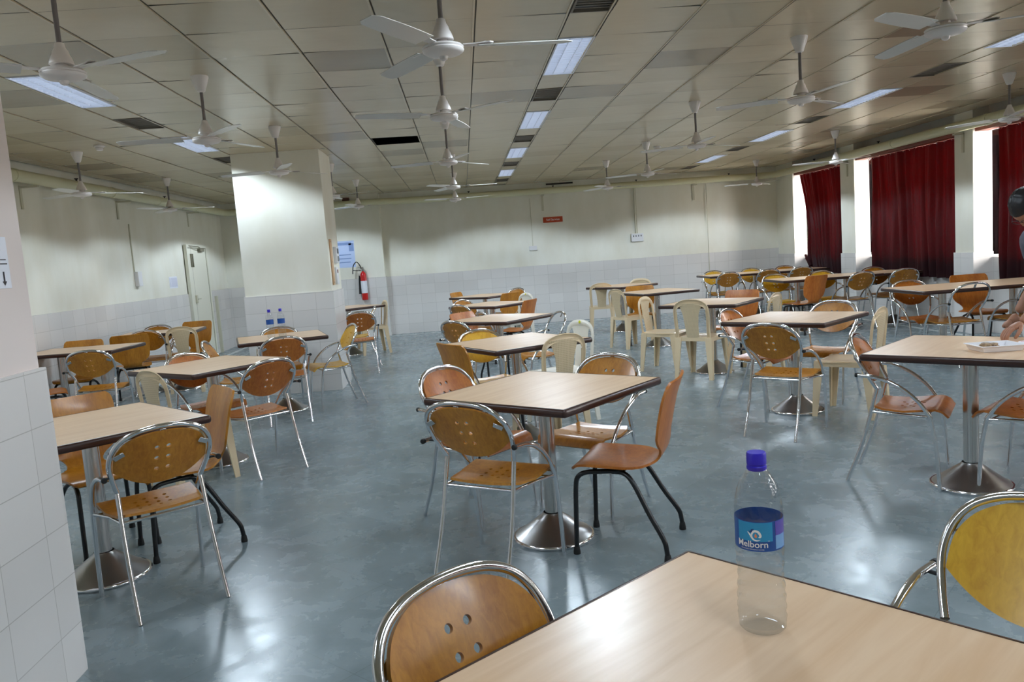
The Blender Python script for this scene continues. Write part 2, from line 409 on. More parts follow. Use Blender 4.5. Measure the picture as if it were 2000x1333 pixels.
# pelmets and curtains
def curtain_mesh(ytop0, ytop1, shape, n=150, seed=1, zt=2.44, zb=.66, amp=.05):
    rnd = random.Random(seed); ph = [rnd.uniform(0, 6.3) for _ in range(6)]
    L = ytop1-ytop0; nf = L/.24
    def fn(u, v):
        z = lerp(zt, zb, v)
        a, b = shape(v)
        y = lerp(a, b, u)
        w_ = amp*(.5+.5*v)
        x = 6.345+w_*(math.sin(2*PI*nf*u+ph[0]+.5*math.sin(3*v+ph[1]))+.45*math.sin(2*PI*nf*2.3*u+ph[2]+1.6*v)+.3*math.sin(2*PI*nf*.43*u+ph[5]))+.012*math.sin(5*v+8*u+ph[3])
        return (x, y+.02*math.sin(2*PI*nf*u*.5+ph[4])*v, z)
    return MB().sheet(fn, n, 26, .004)
def pelmet(y0, y1, label):
    return tag(obj('pelmet', MB().rbox((6.30, (y0+y1)/2, 2.505), (.17, y1-y0-.01, .125), .004), M['pelmet']), label, 'pelmet', 'curtain pelmets')
pelmet(12.76, 14.61, 'brown wooden pelmet box above the farthest curtain')
pelmet(9.74, 12.28, 'brown wooden pelmet box above the wide closed curtain')
pelmet(6.81, 9.36, 'brown wooden pelmet box above the curtain at the right edge')
def curtain(name_bits, shape, y0, y1, seed, label, hooks=None, extra=None):
    o = tag(obj('curtain', curtain_mesh(y0, y1, shape, seed=seed), M['curtain'], ang=60), label, 'curtain', 'maroon window curtains')
    if hooks:
        h = MB()
        for k in range(hooks):
            y = lerp(y0+.04, y1-.04, k/(hooks-1)); h.tube([(6.325+.016*math.cos(a), y, 2.432+.016*math.sin(a)) for a in [2*PI*q/10 for q in range(10)]], .0035, 6, True)
        p = obj('curtain_ring', h, M['chrome'], o); p['kind'] = 'stuff'
    if extra: obj('hem_knot', extra, M['curtain'], o)
    return o
far_edge = lambda v: interp(v, [(0, 14.58), (.25, 14.42), (.55, 14.3), (.85, 14.28), (1, 14.15)])
curtain('', lambda v: (12.79, far_edge(v)), 12.79, 14.58, 3, 'maroon curtain pulled aside and tied at the farthest window', 13,
        MB().tube(cr([(6.33, 14.2, .76), (6.33, 14.28, .84), (6.33, 14.40, .93), (6.33, 14.47, .97)], 5), [.05]*6+[.045]*4+[.03]*3+[.02]*2+[.012], 10))
curtain('', lambda v: (9.76+.02*v, 12.10-.05*v), 9.76, 12.10, 5, 'wide maroon curtain closed across the middle window bay', 15)
curtain('', lambda v: (6.84, 9.09-.02*v), 6.84, 9.09, 8, 'maroon curtain at the right edge behind the bending person', 15)
curtain('', lambda v: (4.25, 6.3), 4.25, 6.3, 9, 'unseen maroon curtain widened against daylight, bay right of the food tray table', 12)  # out of view, drawn wider so less daylight reaches the near column
curtain('', lambda v: (1.15, 3.35), 1.15, 3.35, 10, 'unseen maroon curtain added to block daylight in the bay level with the foreground table', 12)  # unseen, added to cut the sky light falling on the near column
curtain('', lambda v: (-1.95, .4), -1.95, .4, 12, 'unseen maroon curtain added to dim the last bay behind the viewer', 12)  # likewise added out of view to hold back this bay's daylight

# wall pipe with sprinkler heads, one continuous run
root = thing('sprinkler_pipe', (0, 0, 2.52), 0, 'cream painted sprinkler pipe running round the walls under the ceiling', 'pipe')
px = -4.33; by = 15.20
path = [(px, YF+.05, 0), (px, 14.9, 0), (px, 15.12, 0), (px+.08, by, 0), (px+.3, by, 0), (-2.75, by, 0), (-2.55, by-.12, 0), (-1.4, by-.12, 0), (-1.2, by, 0), (5.75, by, 0), (5.98, by-.05, 0), (6.07, by-.2, 0), (6.07, 14.0, 0), (6.07, YF+.05, 0)]
obj('pipe_run', MB().tube(path, .062, 16), M['pipe'], root, 50)
cl = MB()
for y in (8.2, 10.4, 11.9, 13.5): cl.tube([(px, y-.03, 0), (px, y+.03, 0)], .067, 16)
for y in (8.9, 10.9, 13.1): cl.tube([(6.07, y-.03, 0), (6.07, y+.03, 0)], .067, 16)
obj('pipe_coupling', cl, M['pipe'], root, 50)
for (x, y) in ((px, 8.6), (px, 10.9), (px, 13.6)):
    obj('wall_bracket', MB().bx(XL+.01, px+.02, y-.02, y+.02, -.085, -.065).bx(XL+.002, XL+.012, y-.02, y+.02, -.3, -.06), M['bracket'], root)
for x in (1.6, 4.55):
    obj('wall_bracket', MB().bx(x-.02, x+.02, by-.02, YB-.01, -.085, -.065).bx(x-.02, x+.02, YB-.012, YB-.002, -.36, -.06), M['bracket'], root)
for y in (9.55, 12.5, 6.6):
    obj('wall_bracket', MB().bx(6.07, XR-.004, y-.02, y+.02, -.085, -.065).bx(XR-.014, XR-.004, y-.02, y+.02, -.3, -.06), M['bracket'], root)
for (x, y) in ((px, 9.5), (px, 12.2), (-3.4, by), (.2, by), (1.8, by), (3.4, by), (5.2, by), (6.07, 13.4), (6.07, 11.3), (6.07, 8.2)):
    obj('sprinkler_head', MB().lathe([(.0, .09), (.022, .09), (.022, .082), (.01, .078), (.01, .055)], 10, (x, y, 0)), M['dark'], root)

# ------------------------------------------------------------------ ceiling lights, vents, detectors
def lamp_profile(ld):
    # batwing photometry of a louvred fluorescent fitting: wide beam with a cut-off towards the horizontal
    ld.use_nodes = True; nt = ld.node_tree; em = nt.nodes['Emission']
    ge = nt.nodes.new('ShaderNodeNewGeometry'); dt = nt.nodes.new('ShaderNodeVectorMath'); dt.operation = 'DOT_PRODUCT'
    nt.links.new(ge.outputs['Normal'], dt.inputs[0]); nt.links.new(ge.outputs['Incoming'], dt.inputs[1])
    def mth(op, a, b):
        n = nt.nodes.new('ShaderNodeMath'); n.operation = op
        for i, x in enumerate((a, b)):
            if isinstance(x, (int, float)): n.inputs[i].default_value = x
            elif x is not None: nt.links.new(x, n.inputs[i])
        return n.outputs[0]
    c = mth('ABSOLUTE', dt.outputs['Value'], None)
    mr = nt.nodes.new('ShaderNodeMapRange'); mr.interpolation_type = 'SMOOTHSTEP'
    mr.inputs[1].default_value = CUT[0]; mr.inputs[2].default_value = CUT[1]; nt.links.new(c, mr.inputs[0])
    g = mth('DIVIDE', mr.outputs[0], mth('POWER', mth('MAXIMUM', c, .2), POW))
    nt.links.new(g, em.inputs['Strength'])
CUT = (.33, .42); POW = 1.9
def add_light(x0, x1, y0, y1, label):
    cx, cy = (x0+x1)/2, (y0+y1)/2; hx, hy = (x1-x0)/2, (y1-y0)/2
    r = thing('ceiling_light', (cx, cy, ZC), 0, label, 'light', 'recessed ceiling lights')
    fr_ = MB().bx(-hx+.002, -hx+.012, -hy+.004, hy-.004, -.006, .07).bx(hx-.012, hx-.002, -hy+.004, hy-.004, -.006, .07).bx(-hx+.012, hx-.012, -hy+.004, -hy+.014, -.006, .07).bx(-hx+.012, hx-.012, hy-.014, hy-.004, -.006, .07)
    obj('frame', fr_, M['louvre'], r, weld=False)
    obj('diffuser', MB().bx(-hx+.012, hx-.012, -hy+.014, hy-.014, .06, .07), M['diffuser'], r)
    lv = MB()
    for k in range(1, 16): lv.bx(-hx+.012, hx-.012, -hy+2*hy*k/16-.0012, -hy+2*hy*k/16+.0012, -.002, .03)
    for k in (1, 2): lv.bx(-hx+2*hx*k/3-.0012, -hx+2*hx*k/3+.0012, -hy+.014, hy-.014, -.002, .03)
    obj('louvre', lv, M['louvre'], r, weld=False)
    ld = bpy.data.lights.new('lamp', 'AREA'); ld.shape = 'RECTANGLE'; ld.size = 2*hx-.03; ld.size_y = 2*hy-.03
    ld.energy = LIGHT_W*(.6 if cx < -1 and 9 < cy < 12 else 1)*interp(cy, [(0, .9), (2, .9), (3, .75), (5, .95), (7, 1.0), (9, .95), (10.5, 1.15), (13, 1.3), (16, 1.3)]); ld.color = (.74, .87, 1.0); lamp_profile(ld)
    lo = bpy.data.objects.new('lamp', ld); C.objects.link(lo); lo.parent = r; lo.location = (0, 0, -.010)
LIGHT_W = 14.5
word = {4: 'left', 11: 'middle', 18: 'right'}
def strip_word(x): return 'left' if x < -1 else ('middle' if x < 2 else 'right')
order = ['nearest', 'second', 'third', 'fourth', 'fifth', 'sixth', 'seventh', 'eighth']
byst = {}
for L in lights: byst.setdefault(strip_word(L[0]), []).append(L)
for s_, Ls in byst.items():
    Ls.sort(key=lambda q: q[2])
    vis = [L for L in Ls if L[3] > 3.4]; k = 0
    for L in Ls:
        if L in vis:
            add_light(*L, '%s lit ceiling panel in the %s strip of lights, counted from the viewer' % (order[vis.index(L)], s_))
        else:
            add_light(*L, 'lit ceiling panel overhead behind the view in the %s strip, number %s' % (s_, ['one', 'two', 'three'][k])); k += 1
byst = {}
for V in vents: byst.setdefault(strip_word(V[0]), []).append(V)
for s_, Vs in byst.items():
    Vs = sorted([V for V in Vs if V[2] > 3.4], key=lambda q: q[2])
    for k, V in enumerate(Vs):
        cx, cy = (V[0]+V[1])/2, (V[2]+V[3])/2; hx, hy = (V[1]-V[0])/2-.004, (V[3]-V[2])/2-.004
        r = thing('ceiling_vent', (cx, cy, ZC), 0, '%s dark square air grille in the %s strip of lights' % (order[k], s_), 'vent', 'ceiling air grilles')
        obj('frame', MB().bx(-hx, -hx+.012, -hy, hy, -.004, .02).bx(hx-.012, hx, -hy, hy, -.004, .02).bx(-hx+.012, hx-.012, -hy, -hy+.012, -.004, .02).bx(-hx+.012, hx-.012, hy-.012, hy, -.004, .02).bx(-hx, hx, -hy, hy, .03, .034), M['grille'], r, weld=False)
        sl = MB()
        for q in range(1, 12): sl.box((0, -hy+2*hy*q/12, .008), (2*hx-.024, .016, .002))
        obj('grille_slats', sl, M['grille'], r, weld=False)
    for V in [V for V in vents if V[2] <= 3.4 and strip_word(V[0]) == s_]: pass
for k, (x, y, lb) in enumerate([(-3.35, 7.9, 'small white smoke detector on the ceiling over the left wall tables'), (3.02, 7.75, 'small white smoke detector on the ceiling between right row fans'), (2.75, 10.9, 'tiny white smoke detector on the far ceiling')]):
    r = thing('smoke_detector', (x, y, ZC), 0, lb, 'smoke detector', 'ceiling smoke detectors')
    obj('mount', MB().lathe([(0, 0), (.05, 0), (.05, -.012), (.042, -.018), (0, -.018)], 20), M['fan'], r)
    obj('sensor', MB().lathe([(.03, -.018), (.036, -.03), (.03, -.046), (0, -.05)], 20), M['fan'], r)

# ------------------------------------------------------------------ fans
def make_fan():
    r = thing('ceiling_fan', (0, 0, 2.29))
    obj('canopy', MB().lathe([(.0, .41), (.055, .41), (.055, .40), (.048, .375), (.036, .34), (.026, .312), (.012, .305)], 24), M['fan'], r)
    obj('downrod', MB().tube([(0, 0, .03), (0, 0, .31)], .0105, 12), M['rod'], r)
    obj('yoke_cover', MB().lathe([(.012, .128), (.019, .125), (.022, .108), (.031, .092), (.034, .080), (.041, .066), (.047, .050), (.049, .040), (.046, .037), (.024, .04)], 28), M['fan'], r)
    obj('motor', MB().lathe([(.022, .04), (.022, .024), (.05, .022), (.082, .016), (.09, .008), (.086, .002), (.09, -.003), (.087, -.011), (.074, -.019), (.048, -.024), (.02, -.028), (.016, -.04), (.006, -.046), (0, -.047)], 36), M['fan'], r)
    for k in range(3):
        a = 2*PI*k/3; M_ = Matrix.Rotation(a, 4, 'Z')
        bl = MB().sheet(lambda u, v: (.15+u*.405, (v-.5)*(.088+.014*math.sin(PI*u))*(1 if u < .93 else (1-(u-.93)*6)), .010+(v-.5)*.017*(1-u*.4)-.004*u), 12, 6, .003).xf(M_)
        b = obj('blade', bl, M['blade'], r)
        obj('blade_iron', MB().add(*flat([(.085, -.018), (.13, -.022), (.2, -.04), (.215, -.03), (.215, .03), (.2, .04), (.13, .022), (.085, .018)], .013, .017)).tube([(.18, .02, .016), (.18, .02, .021)], .006, 8).tube([(.18, -.02, .016), (.18, -.02, .021)], .006, 8).xf(M_), M['fan'], b)
    return r
def flat(pts, z0, z1):
    n = len(pts); vs = [(x, y, z0) for x, y in pts]+[(x, y, z1) for x, y in pts]
    fs = [tuple(range(n-1, -1, -1)), tuple(range(n, 2*n))]+[(i, (i+1) % n, n+(i+1) % n, n+i) for i in range(n)]
    return vs, fs
fans = [
 (-1.61, 3.54, -26, 'nearest ceiling fan at upper left beside the near column'),
 (-1.62, 5.45, -55, 'ceiling fan left of centre below a lit panel, second of its row'),
 (-3.70, 8.2, 32, 'ceiling fan near the left wall, nearer of two there'),
 (-3.78, 10.8, 8, 'ceiling fan near the left wall, farther of two there'),
 (-1.61, 7.48, 50, 'ceiling fan hanging right before the lit face of the middle column'),
 (-1.60, 10.45, -30, 'ceiling fan just behind the middle column, blades sticking out'),
 (-1.56, 12.6, 20, 'ceiling fan far beyond the middle column near the pilaster'),
 (-.015, 3.51, 1, 'largest ceiling fan at top centre of the middle row'),
 (-.05, 5.14, -44, 'second ceiling fan of the middle row, under the largest one'),
 (-.07, 7.61, 47, 'third ceiling fan of the middle row'),
 (-.05, 10.33, -4, 'fourth ceiling fan of the middle row near the far wall'),
 (-.05, 12.56, -26, 'last ceiling fan of the middle row against the far wall'),
 (2.30, 12.3, 2, 'farthest ceiling fan of the right row, low over the far wall'),
 (2.47, 10.35, 35, 'ceiling fan of the right row second from the far wall'),
 (2.30, 7.6, 27, 'ceiling fan in the middle of the right row'),
 (2.35, 5.36, 38, 'second nearest ceiling fan of the right row'),
 (2.32, 3.70, -28, 'nearest ceiling fan at the upper right corner'),
 (5.08, 7.15, 125, 'ceiling fan near the windows at the right edge'),
 (5.05, 10.5, 50, 'ceiling fan in front of the wide curtain by the windows'),
 (5.25, 13.9, 48, 'farthest ceiling fan of the window row in the back corner')]
fan0 = make_fan(); tag(fan0, fans[0][3], 'ceiling fan', 'white three blade ceiling fans')
for k, (x, y, a, lb) in enumerate(fans):
    o = fan0 if k == 0 else dup(fan0, (x, y, 2.29), R(a), lb)
    o.location = (x, y, 2.29); o.rotation_euler = (0, 0, R(a))

# ------------------------------------------------------------------ tables
def make_table(w, d, posts):
    r = thing('dining_table', (0, 0, 0)); i = .011
    hw, hd = w/2-i, d/2-i
    top = MB().rbox((0, 0, .732), (2*hw, 2*hd, .034), .0015, 1)
    obj('tabletop', top, M['laminate'], r)
    prof = [(-.002, .7498), (.004, .7494), (.010, .745), (.0125, .737), (.0125, .726), (.010, .718), (.004, .7136), (-.002, .713), ]
    vs = []; fs = []; cs = []
    rc = .006
    for cx, cy, a0 in ((hw-rc, hd-rc, 0), (-hw+rc, hd-rc, 90), (-hw+rc, -hd+rc, 180), (hw-rc, -hd+rc, 270)):
        for q in range(5): cs.append((cx, cy, R(a0+90*q/4)))
    n = len(cs); m = len(prof)
    for cx, cy, a in cs:
        for e, z in prof: vs.append((cx+math.cos(a)*(rc+e), cy+math.sin(a)*(rc+e), z))
    for k in range(n):
        l = (k+1) % n
        for j in range(m-1): fs.append((k*m+j, l*m+j, l*m+j+1, k*m+j+1))
    obj('edge_band', MB().add(vs, fs), M['edge'], r, 60)
    for x in posts:
        obj('mounting_plate', MB().rbox((x, 0, .706), (.3, .3, .014), .003, 1), M['steel_dark'], r)
        obj('pedestal', MB().lathe([(.037, .10), (.037, .70)], 28, (x, 0, 0)), M['steel'], r)
        b = obj('base', MB().lathe([(.045, .128), (.052, .118), (.09, .09), (.15, .045), (.193, .016)], 48, (x, 0, 0)), M['steel_dark'], r)
        obj('base_ring', MB().lathe([(.19, .018), (.197, .018), (.202, .013), (.203, .006), (.2, .0), (.0, .0)], 48, (x, 0, 0)), M['chrome'], b)
    return r
S = .832
tables = [ # x, y, angle, label
 (.37, 1.045, 39, 'large foreground table holding the labelled water bottle'),
 (.34, 3.79, 47.5, 'square table in the centre of the picture, first of the middle row'),
 (.34, 5.92, 28, 'second table of the middle row, behind the central one'),
 (.32, 8.21, 49, 'third table of the middle row'),
 (.335, 10.6, 46, 'fourth table of the middle row'),
 (.30, 12.95, 48, 'last table of the middle row near the far wall'),
 (-1.835, 3.81, 43, 'table at left partly hidden by the near column'),
 (-1.936, 5.98, 51, 'second table of the left row, behind the near left one'),
 (-1.865, 7.97, 16.5, 'table in front of the middle column with two bottles on it'),
 (-1.845, 12.48, 41, 'table behind the middle column below the fire extinguisher'),
 (2.607, 3.975, 42, 'table at right edge with a food tray on it'),
 (2.55, 6.06, 42, 'second table of the right row between oval chairs'),
 (2.553, 8.17, 50, 'third table of the right row among cream plastic chairs'),
 (2.58, 10.65, 16, 'fourth table of the right row above a bentwood chair'),
 (2.53, 12.8, 34, 'last table of the right row near the far wall'),
]
tb0 = make_table(S, S, [0]); tag(tb0, tables[0][3], 'table', 'square pedestal dining tables')
for k, (x, y, a, lb) in enumerate(tables):
    o = tb0 if k == 0 else dup(tb0, (x, y, 0), R(a), lb)
    o.location = (x, y, 0); o.rotation_euler = (0, 0, R(a))
for (x, y, a, w, d, posts, lb) in [
 (-3.95, 8.28, -3, 1.0, .74, (-.21, .21), 'two legged table along the left wall, nearer of the pair'),
 (-3.82, 10.1, 7, .95, .68, (-.22, .22), 'two legged table along the left wall, farther of the pair'),
 (5.18, 7.767, -1, 1.6, .83, (-.37, .37), 'long table by the windows nearest the right edge'),
 (5.06, 11.05, 0, 1.42, .78, (-.36, .36), 'left part of the middle long table by the windows'),
 (6.12-.02, 11.05, 0, .64, .78, (0,), 'short table pushed against the right end of the middle long table'),
 (4.78, 13.8, 1, 1.2, .78, (-.34, .34), 'farthest long table by the windows, left of the pair'),
 (5.85, 13.82, 1, .92, .78, (-.1,), 'farthest table in the corner below the tied curtain')]:
    o = make_table(w, d, posts); o.location = (x, y, 0); o.rotation_euler = (0, 0, R(a)); tag(o, lb, 'table', 'rectangular tables along the walls')

# ------------------------------------------------------------------ tube chair
HOOP = lambda z: -.15-(z-.53)*.53
hoop_half = [(.172, .53), (.187, .575), (.200, .625), (.204, .672), (.192, .722), (.160, .763), (.110, .788), (.055, .799), (0, .802)]
def boolean_cut(me, cutter):
    a = bpy.data.objects.new('tmp_a', me); b = bpy.data.objects.new('tmp_b', cutter)
    C.objects.link(a); C.objects.link(b)
    md = a.modifiers.new('b', 'BOOLEAN'); md.object = b; md.operation = 'DIFFERENCE'; md.solver = 'EXACT'
    out = baked(a); bpy.data.objects.remove(b, do_unlink=True); smooth(out, 35); return out
def back_panel(m):
    """oval ply panel: arched top that follows the tube, shallow curved bottom, six holes"""
    def yy(x, z): return HOOP(z)+.008-.028*(1-(x/.19)**2)
    half = [(.186, .628), (.189, .66), (.181, .705), (.152, .745), (.105, .770), (.052, .781), (0, .784)]
    bot = lambda x: .546+.082*(abs(x)/.186)**2.2
    def topz(x):
        x = abs(x)
        for (xa, za), (xb, zb) in zip(hp, hp[1:]):
            if xb <= x <= xa: return lerp(za, zb, (xa-x)/max(xa-xb, 1e-6))
        return hp[0][1] if x > hp[0][0] else hp[-1][1]
    hp = [(p.x, p.z) for p in cr([(a, 0, b) for a, b in half[1:]], 6)]
    def fn(u, v):
        x = .188*math.sin((u-.5)*PI)
        z0, z1 = bot(x), topz(x)
        if u in (0, 1): z0, z1 = .632, .655
        z = lerp(z0, z1, v); return (x, yy(x, z), z)
    me = MB().sheet(fn, 40, 14, .010).mesh('backrest', m)
    cut = MB()
    for cx in (-.0235, .0235):
        for cz in (.615, .664, .713):
            y = yy(cx, cz); d = Vector((0, 1, .53)).normalized()
            cut.tube([Vector((cx, y, cz))-d*.03, Vector((cx, y, cz))+d*.03], .0098, 20)
    return boolean_cut(me, cut.mesh('c', m)), yy
def seat_pt(u, v, hw_scale=1):
    y = lerp(-.165, .195, v)
    hw = interp(v, [(0, .155), (.12, .178), (.45, .20), (.8, .205), (.93, .2), (1, .185)])
    z = interp(v, [(0, .432), (.12, .420), (.4, .413), (.7, .425), (.84, .430), (.93, .418), (1, .388)])
    x = (u-.5)*2*hw; return (x, y, z-.012*(1-(x/.2)**2)*(1-v)*1.0)
def seat_panel(m):
    me = MB().sheet(seat_pt, 24, 30, .011).mesh('seat', m)
    cut = MB()
    for q in range(3):
        for p in range(4):
            x = -.066+p*.044+(q % 2)*.0; y = -.045+q*.042+(p % 2)*.021
            cut.tube([(x, y, .36), (x, y, .47)], .0085, 16)
    return boolean_cut(me, cut.mesh('c', m))
CH = {}
def tube_mesh(name, path, r, m, n=10):
    return MB().tube(path, r, n).mesh(name, m, 50)
def prep_tube_chair():
    hoop = [(x, HOOP(z), z) for x, z in hoop_half]
    full = [(-x, y, z) for x, y, z in hoop[:-1]][::1]
    pts = [(-x, y, z) for x, y, z in hoop]+[p for p in reversed(hoop[:-1])]
    CH['hoop'] = tube_mesh('back_frame', cr(pts, 5), .0108, M['chrome'], 12)
    for s in (-1, 1):
        CH['rear', s] = tube_mesh('leg', cr([(s*.182, -.31, 0), (s*.178, -.222, .24), (s*.173, -.162, .48), (s*.172, -.150, .53)], 5), .0105, M['chrome'])
        CH['front', s] = tube_mesh('leg', cr([(s*.226, .112, .40), (s*.226, .130, .30), (s*.226, .142, .20), (s*.226, .155, 0)], 6), .0105, M['chrome'])
        CH['arm', s] = tube_mesh('armrest', cr([(s*.232, -.235, .612), (s*.236, -.14, .602), (s*.236, -.04, .56), (s*.232, .05, .487), (s*.226, .112, .40)], 6), .0105, M['chrome'])
        CH['cap', s] = MB().lathe([(0, 0), (.0118, 0), (.0118, .012), (.009, .015), (0, .016)], 12).xf(Matrix.Translation((s*.2315, -.234, .6125)) @ Matrix.Rotation(R(90), 4, 'X')).tube([(s*.198, -.195, .608), (s*.236, -.2, .608)], .005, 8).mesh('end_cap', M['rubber'])
    fr_ = MB()
    for s in (-1, 1): fr_.tube([(s*.176, -.175, .402), (s*.18, 0, .392), (s*.226, .112, .395)], .0075, 8)
    fr_.tube([(-.176, -.172, .400), (.176, -.172, .400)], .0075, 8).tube([(-.222, .10, .388), (.222, .10, .388)], .0075, 8)
    CH['frame'] = fr_.mesh('seat_frame', M['chrome'], 50)
    for k in ('honey', 'gold', 'orange'):
        CH['back', k], yy = back_panel(M[k]); CH['seat', k] = seat_panel(M[k])
    bk = []
    for x, z, rot in ((0, .772, 0), (-.17, .70, 62), (.17, .70, -62)):
        y = HOOP(z)-.012-.0; b = MB().rbox((0, 0, 0), (.024, .004, .044), .0015, 1).xf(Matrix.Translation((x, y-.006, z)) @ Matrix.Rotation(R(28), 4, 'X') @ Matrix.Rotation(R(rot), 4, 'Y'))
        bk.append(b.mesh('bracket', M['steel']))
    CH['brk'] = bk
def tube_chair(wood_):
    r = thing('tube_chair', (0, 0, 0))
    for s in (-1, 1):
        obj('leg', CH['rear', s], None, r); obj('leg', CH['front', s], None, r)
        a = obj('armrest', CH['arm', s], None, r); obj('end_cap', CH['cap', s], None, a)
    h = obj('back_frame', CH['hoop'], None, r)
    obj('seat', CH['seat', wood_ or 'honey'], None, r); obj('seat_frame', CH['frame'], None, r)
    if wood_:
        b = obj('backrest', CH['back', wood_], None, r)
        for m_ in CH['brk']: obj('bracket', m_, None, b)
    else:
        obj('bracket', CH['brk'][0], None, h)
    return r
# ------------------------------------------------------------------ bentwood chair on black legs
def shell_mesh(m):
    P = cr([(.205, .398), (.19, .412), (.15, .421), (.05, .417), (-.06, .412), (-.13, .414), (-.172, .430), (-.195, .468), (-.207, .52), (-.226, .61), (-.25, .71), (-.282, .80)] and
           [Vector((0, a, b)) for a, b in ((.205, .398), (.19, .412), (.15, .421), (.05, .417), (-.06, .412), (-.13, .414), (-.172, .430), (-.195, .468), (-.207, .52), (-.226, .61), (-.25, .71), (-.282, .80))], 6)
    L = [0]
    for a, b in zip(P, P[1:]): L.append(L[-1]+(b-a).length)
    T = L[-1]
    W = [(0, .172), (.02, .19), (.06, .2), (.30, .203), (.37, .192), (.42, .163), (.455, .125), (.485, .100), (.515, .092), (.545, .098), (.575, .122), (.615, .165), (.66, .188), (.75, .199), (.92, .204), (.965, .2), (.985, .192), (1, .178)]
    nu = 56
    def fn(u, v):
        s = u*T
        i = max(k for k in range(len(L)) if L[k] <= s+1e-9); i = min(i, len(P)-2)
        p = P[i].lerp(P[i+1], (s-L[i])/max(L[i+1]-L[i], 1e-9))
        hw = interp(u, W); x = (v-.5)*2*hw
        q = (x/.2)**2; bk = min(1, max(0, (u-.5)/.15))
        return (x, p.y+.022*q*bk, p.z+.006*q*(1-bk))
    return MB().sheet(fn, nu, 16, .011).mesh('shell', m)
def prep_bent_chair():
    for k in ('honey', 'gold', 'orange'):
        me = shell_mesh(M[k]); CH['bshell', k] = me
        # seat and back as two meshes of the same bent shell, split at the waist
        for part, test in (('bseat', lambda z, y: not (y < -.19 and z > .462)), ('bback', lambda z, y: (y < -.19 and z > .462))):
            bm = bmesh.new(); bm.from_mesh(me)
            bmesh.ops.delete(bm, geom=[f for f in bm.faces if not test(f.calc_center_median().z, f.calc_center_median().y)], context='FACES')
            m2 = bpy.data.meshes.new(part); bm.to_mesh(m2); bm.free(); m2.materials.clear(); m2.materials.append(M[k]); smooth(m2, 38)
            CH[part, k] = m2
    for s in (-1, 1):
        CH['bfront', s] = tube_mesh('leg', cr([(s*.13, -.02, .388), (s*.150, .08, .388), (s*.163, .14, .386), (s*.17, .178, .368), (s*.173, .192, .32), (s*.177, .2, .15), (s*.18, .205, .012)], 5), .0115, M['black'])
        CH['brear', s] = tube_mesh('leg', cr([(s*.125, .03, .382), (s*.14, -.03, .378), (s*.158, -.075, .335), (s*.185, -.145, .205), (s*.208, -.205, .105), (s*.213, -.218, .06), (s*.214, -.222, .012)], 5), .0115, M['black'])
        for k, (x, y) in (('bf', (.18, .205)), ('br', (.214, -.222))):
            CH[k+'foot', s] = MB().lathe([(.0, 0), (.0165, 0), (.0165, .012), (.0135, .032), (.0118, .036)], 14, (s*x, y, 0)).mesh('foot', M['rubber'])
    CH['brail'] = MB().tube([(-.13, -.02, .388), (.13, -.02, .388)], .0115, 8).tube([(-.125, .03, .382), (.125, .03, .382)], .0115, 8).box((0, 0, .402), (.22, .12, .006)).mesh('seat_frame', M['black'], 50)
def bent_chair(k):
    r = thing('bentwood_chair', (0, 0, 0))
    obj('seat', CH['bseat', k], None, r); obj('backrest', CH['bback', k], None, r); obj('seat_frame', CH['brail'], None, r)
    for s in (-1, 1):
        f = obj('leg', CH['bfront', s], None, r); obj('foot', CH['bffoot', s], None, f)
        f = obj('leg', CH['brear', s], None, r); obj('foot', CH['brfoot', s], None, f)
    return r
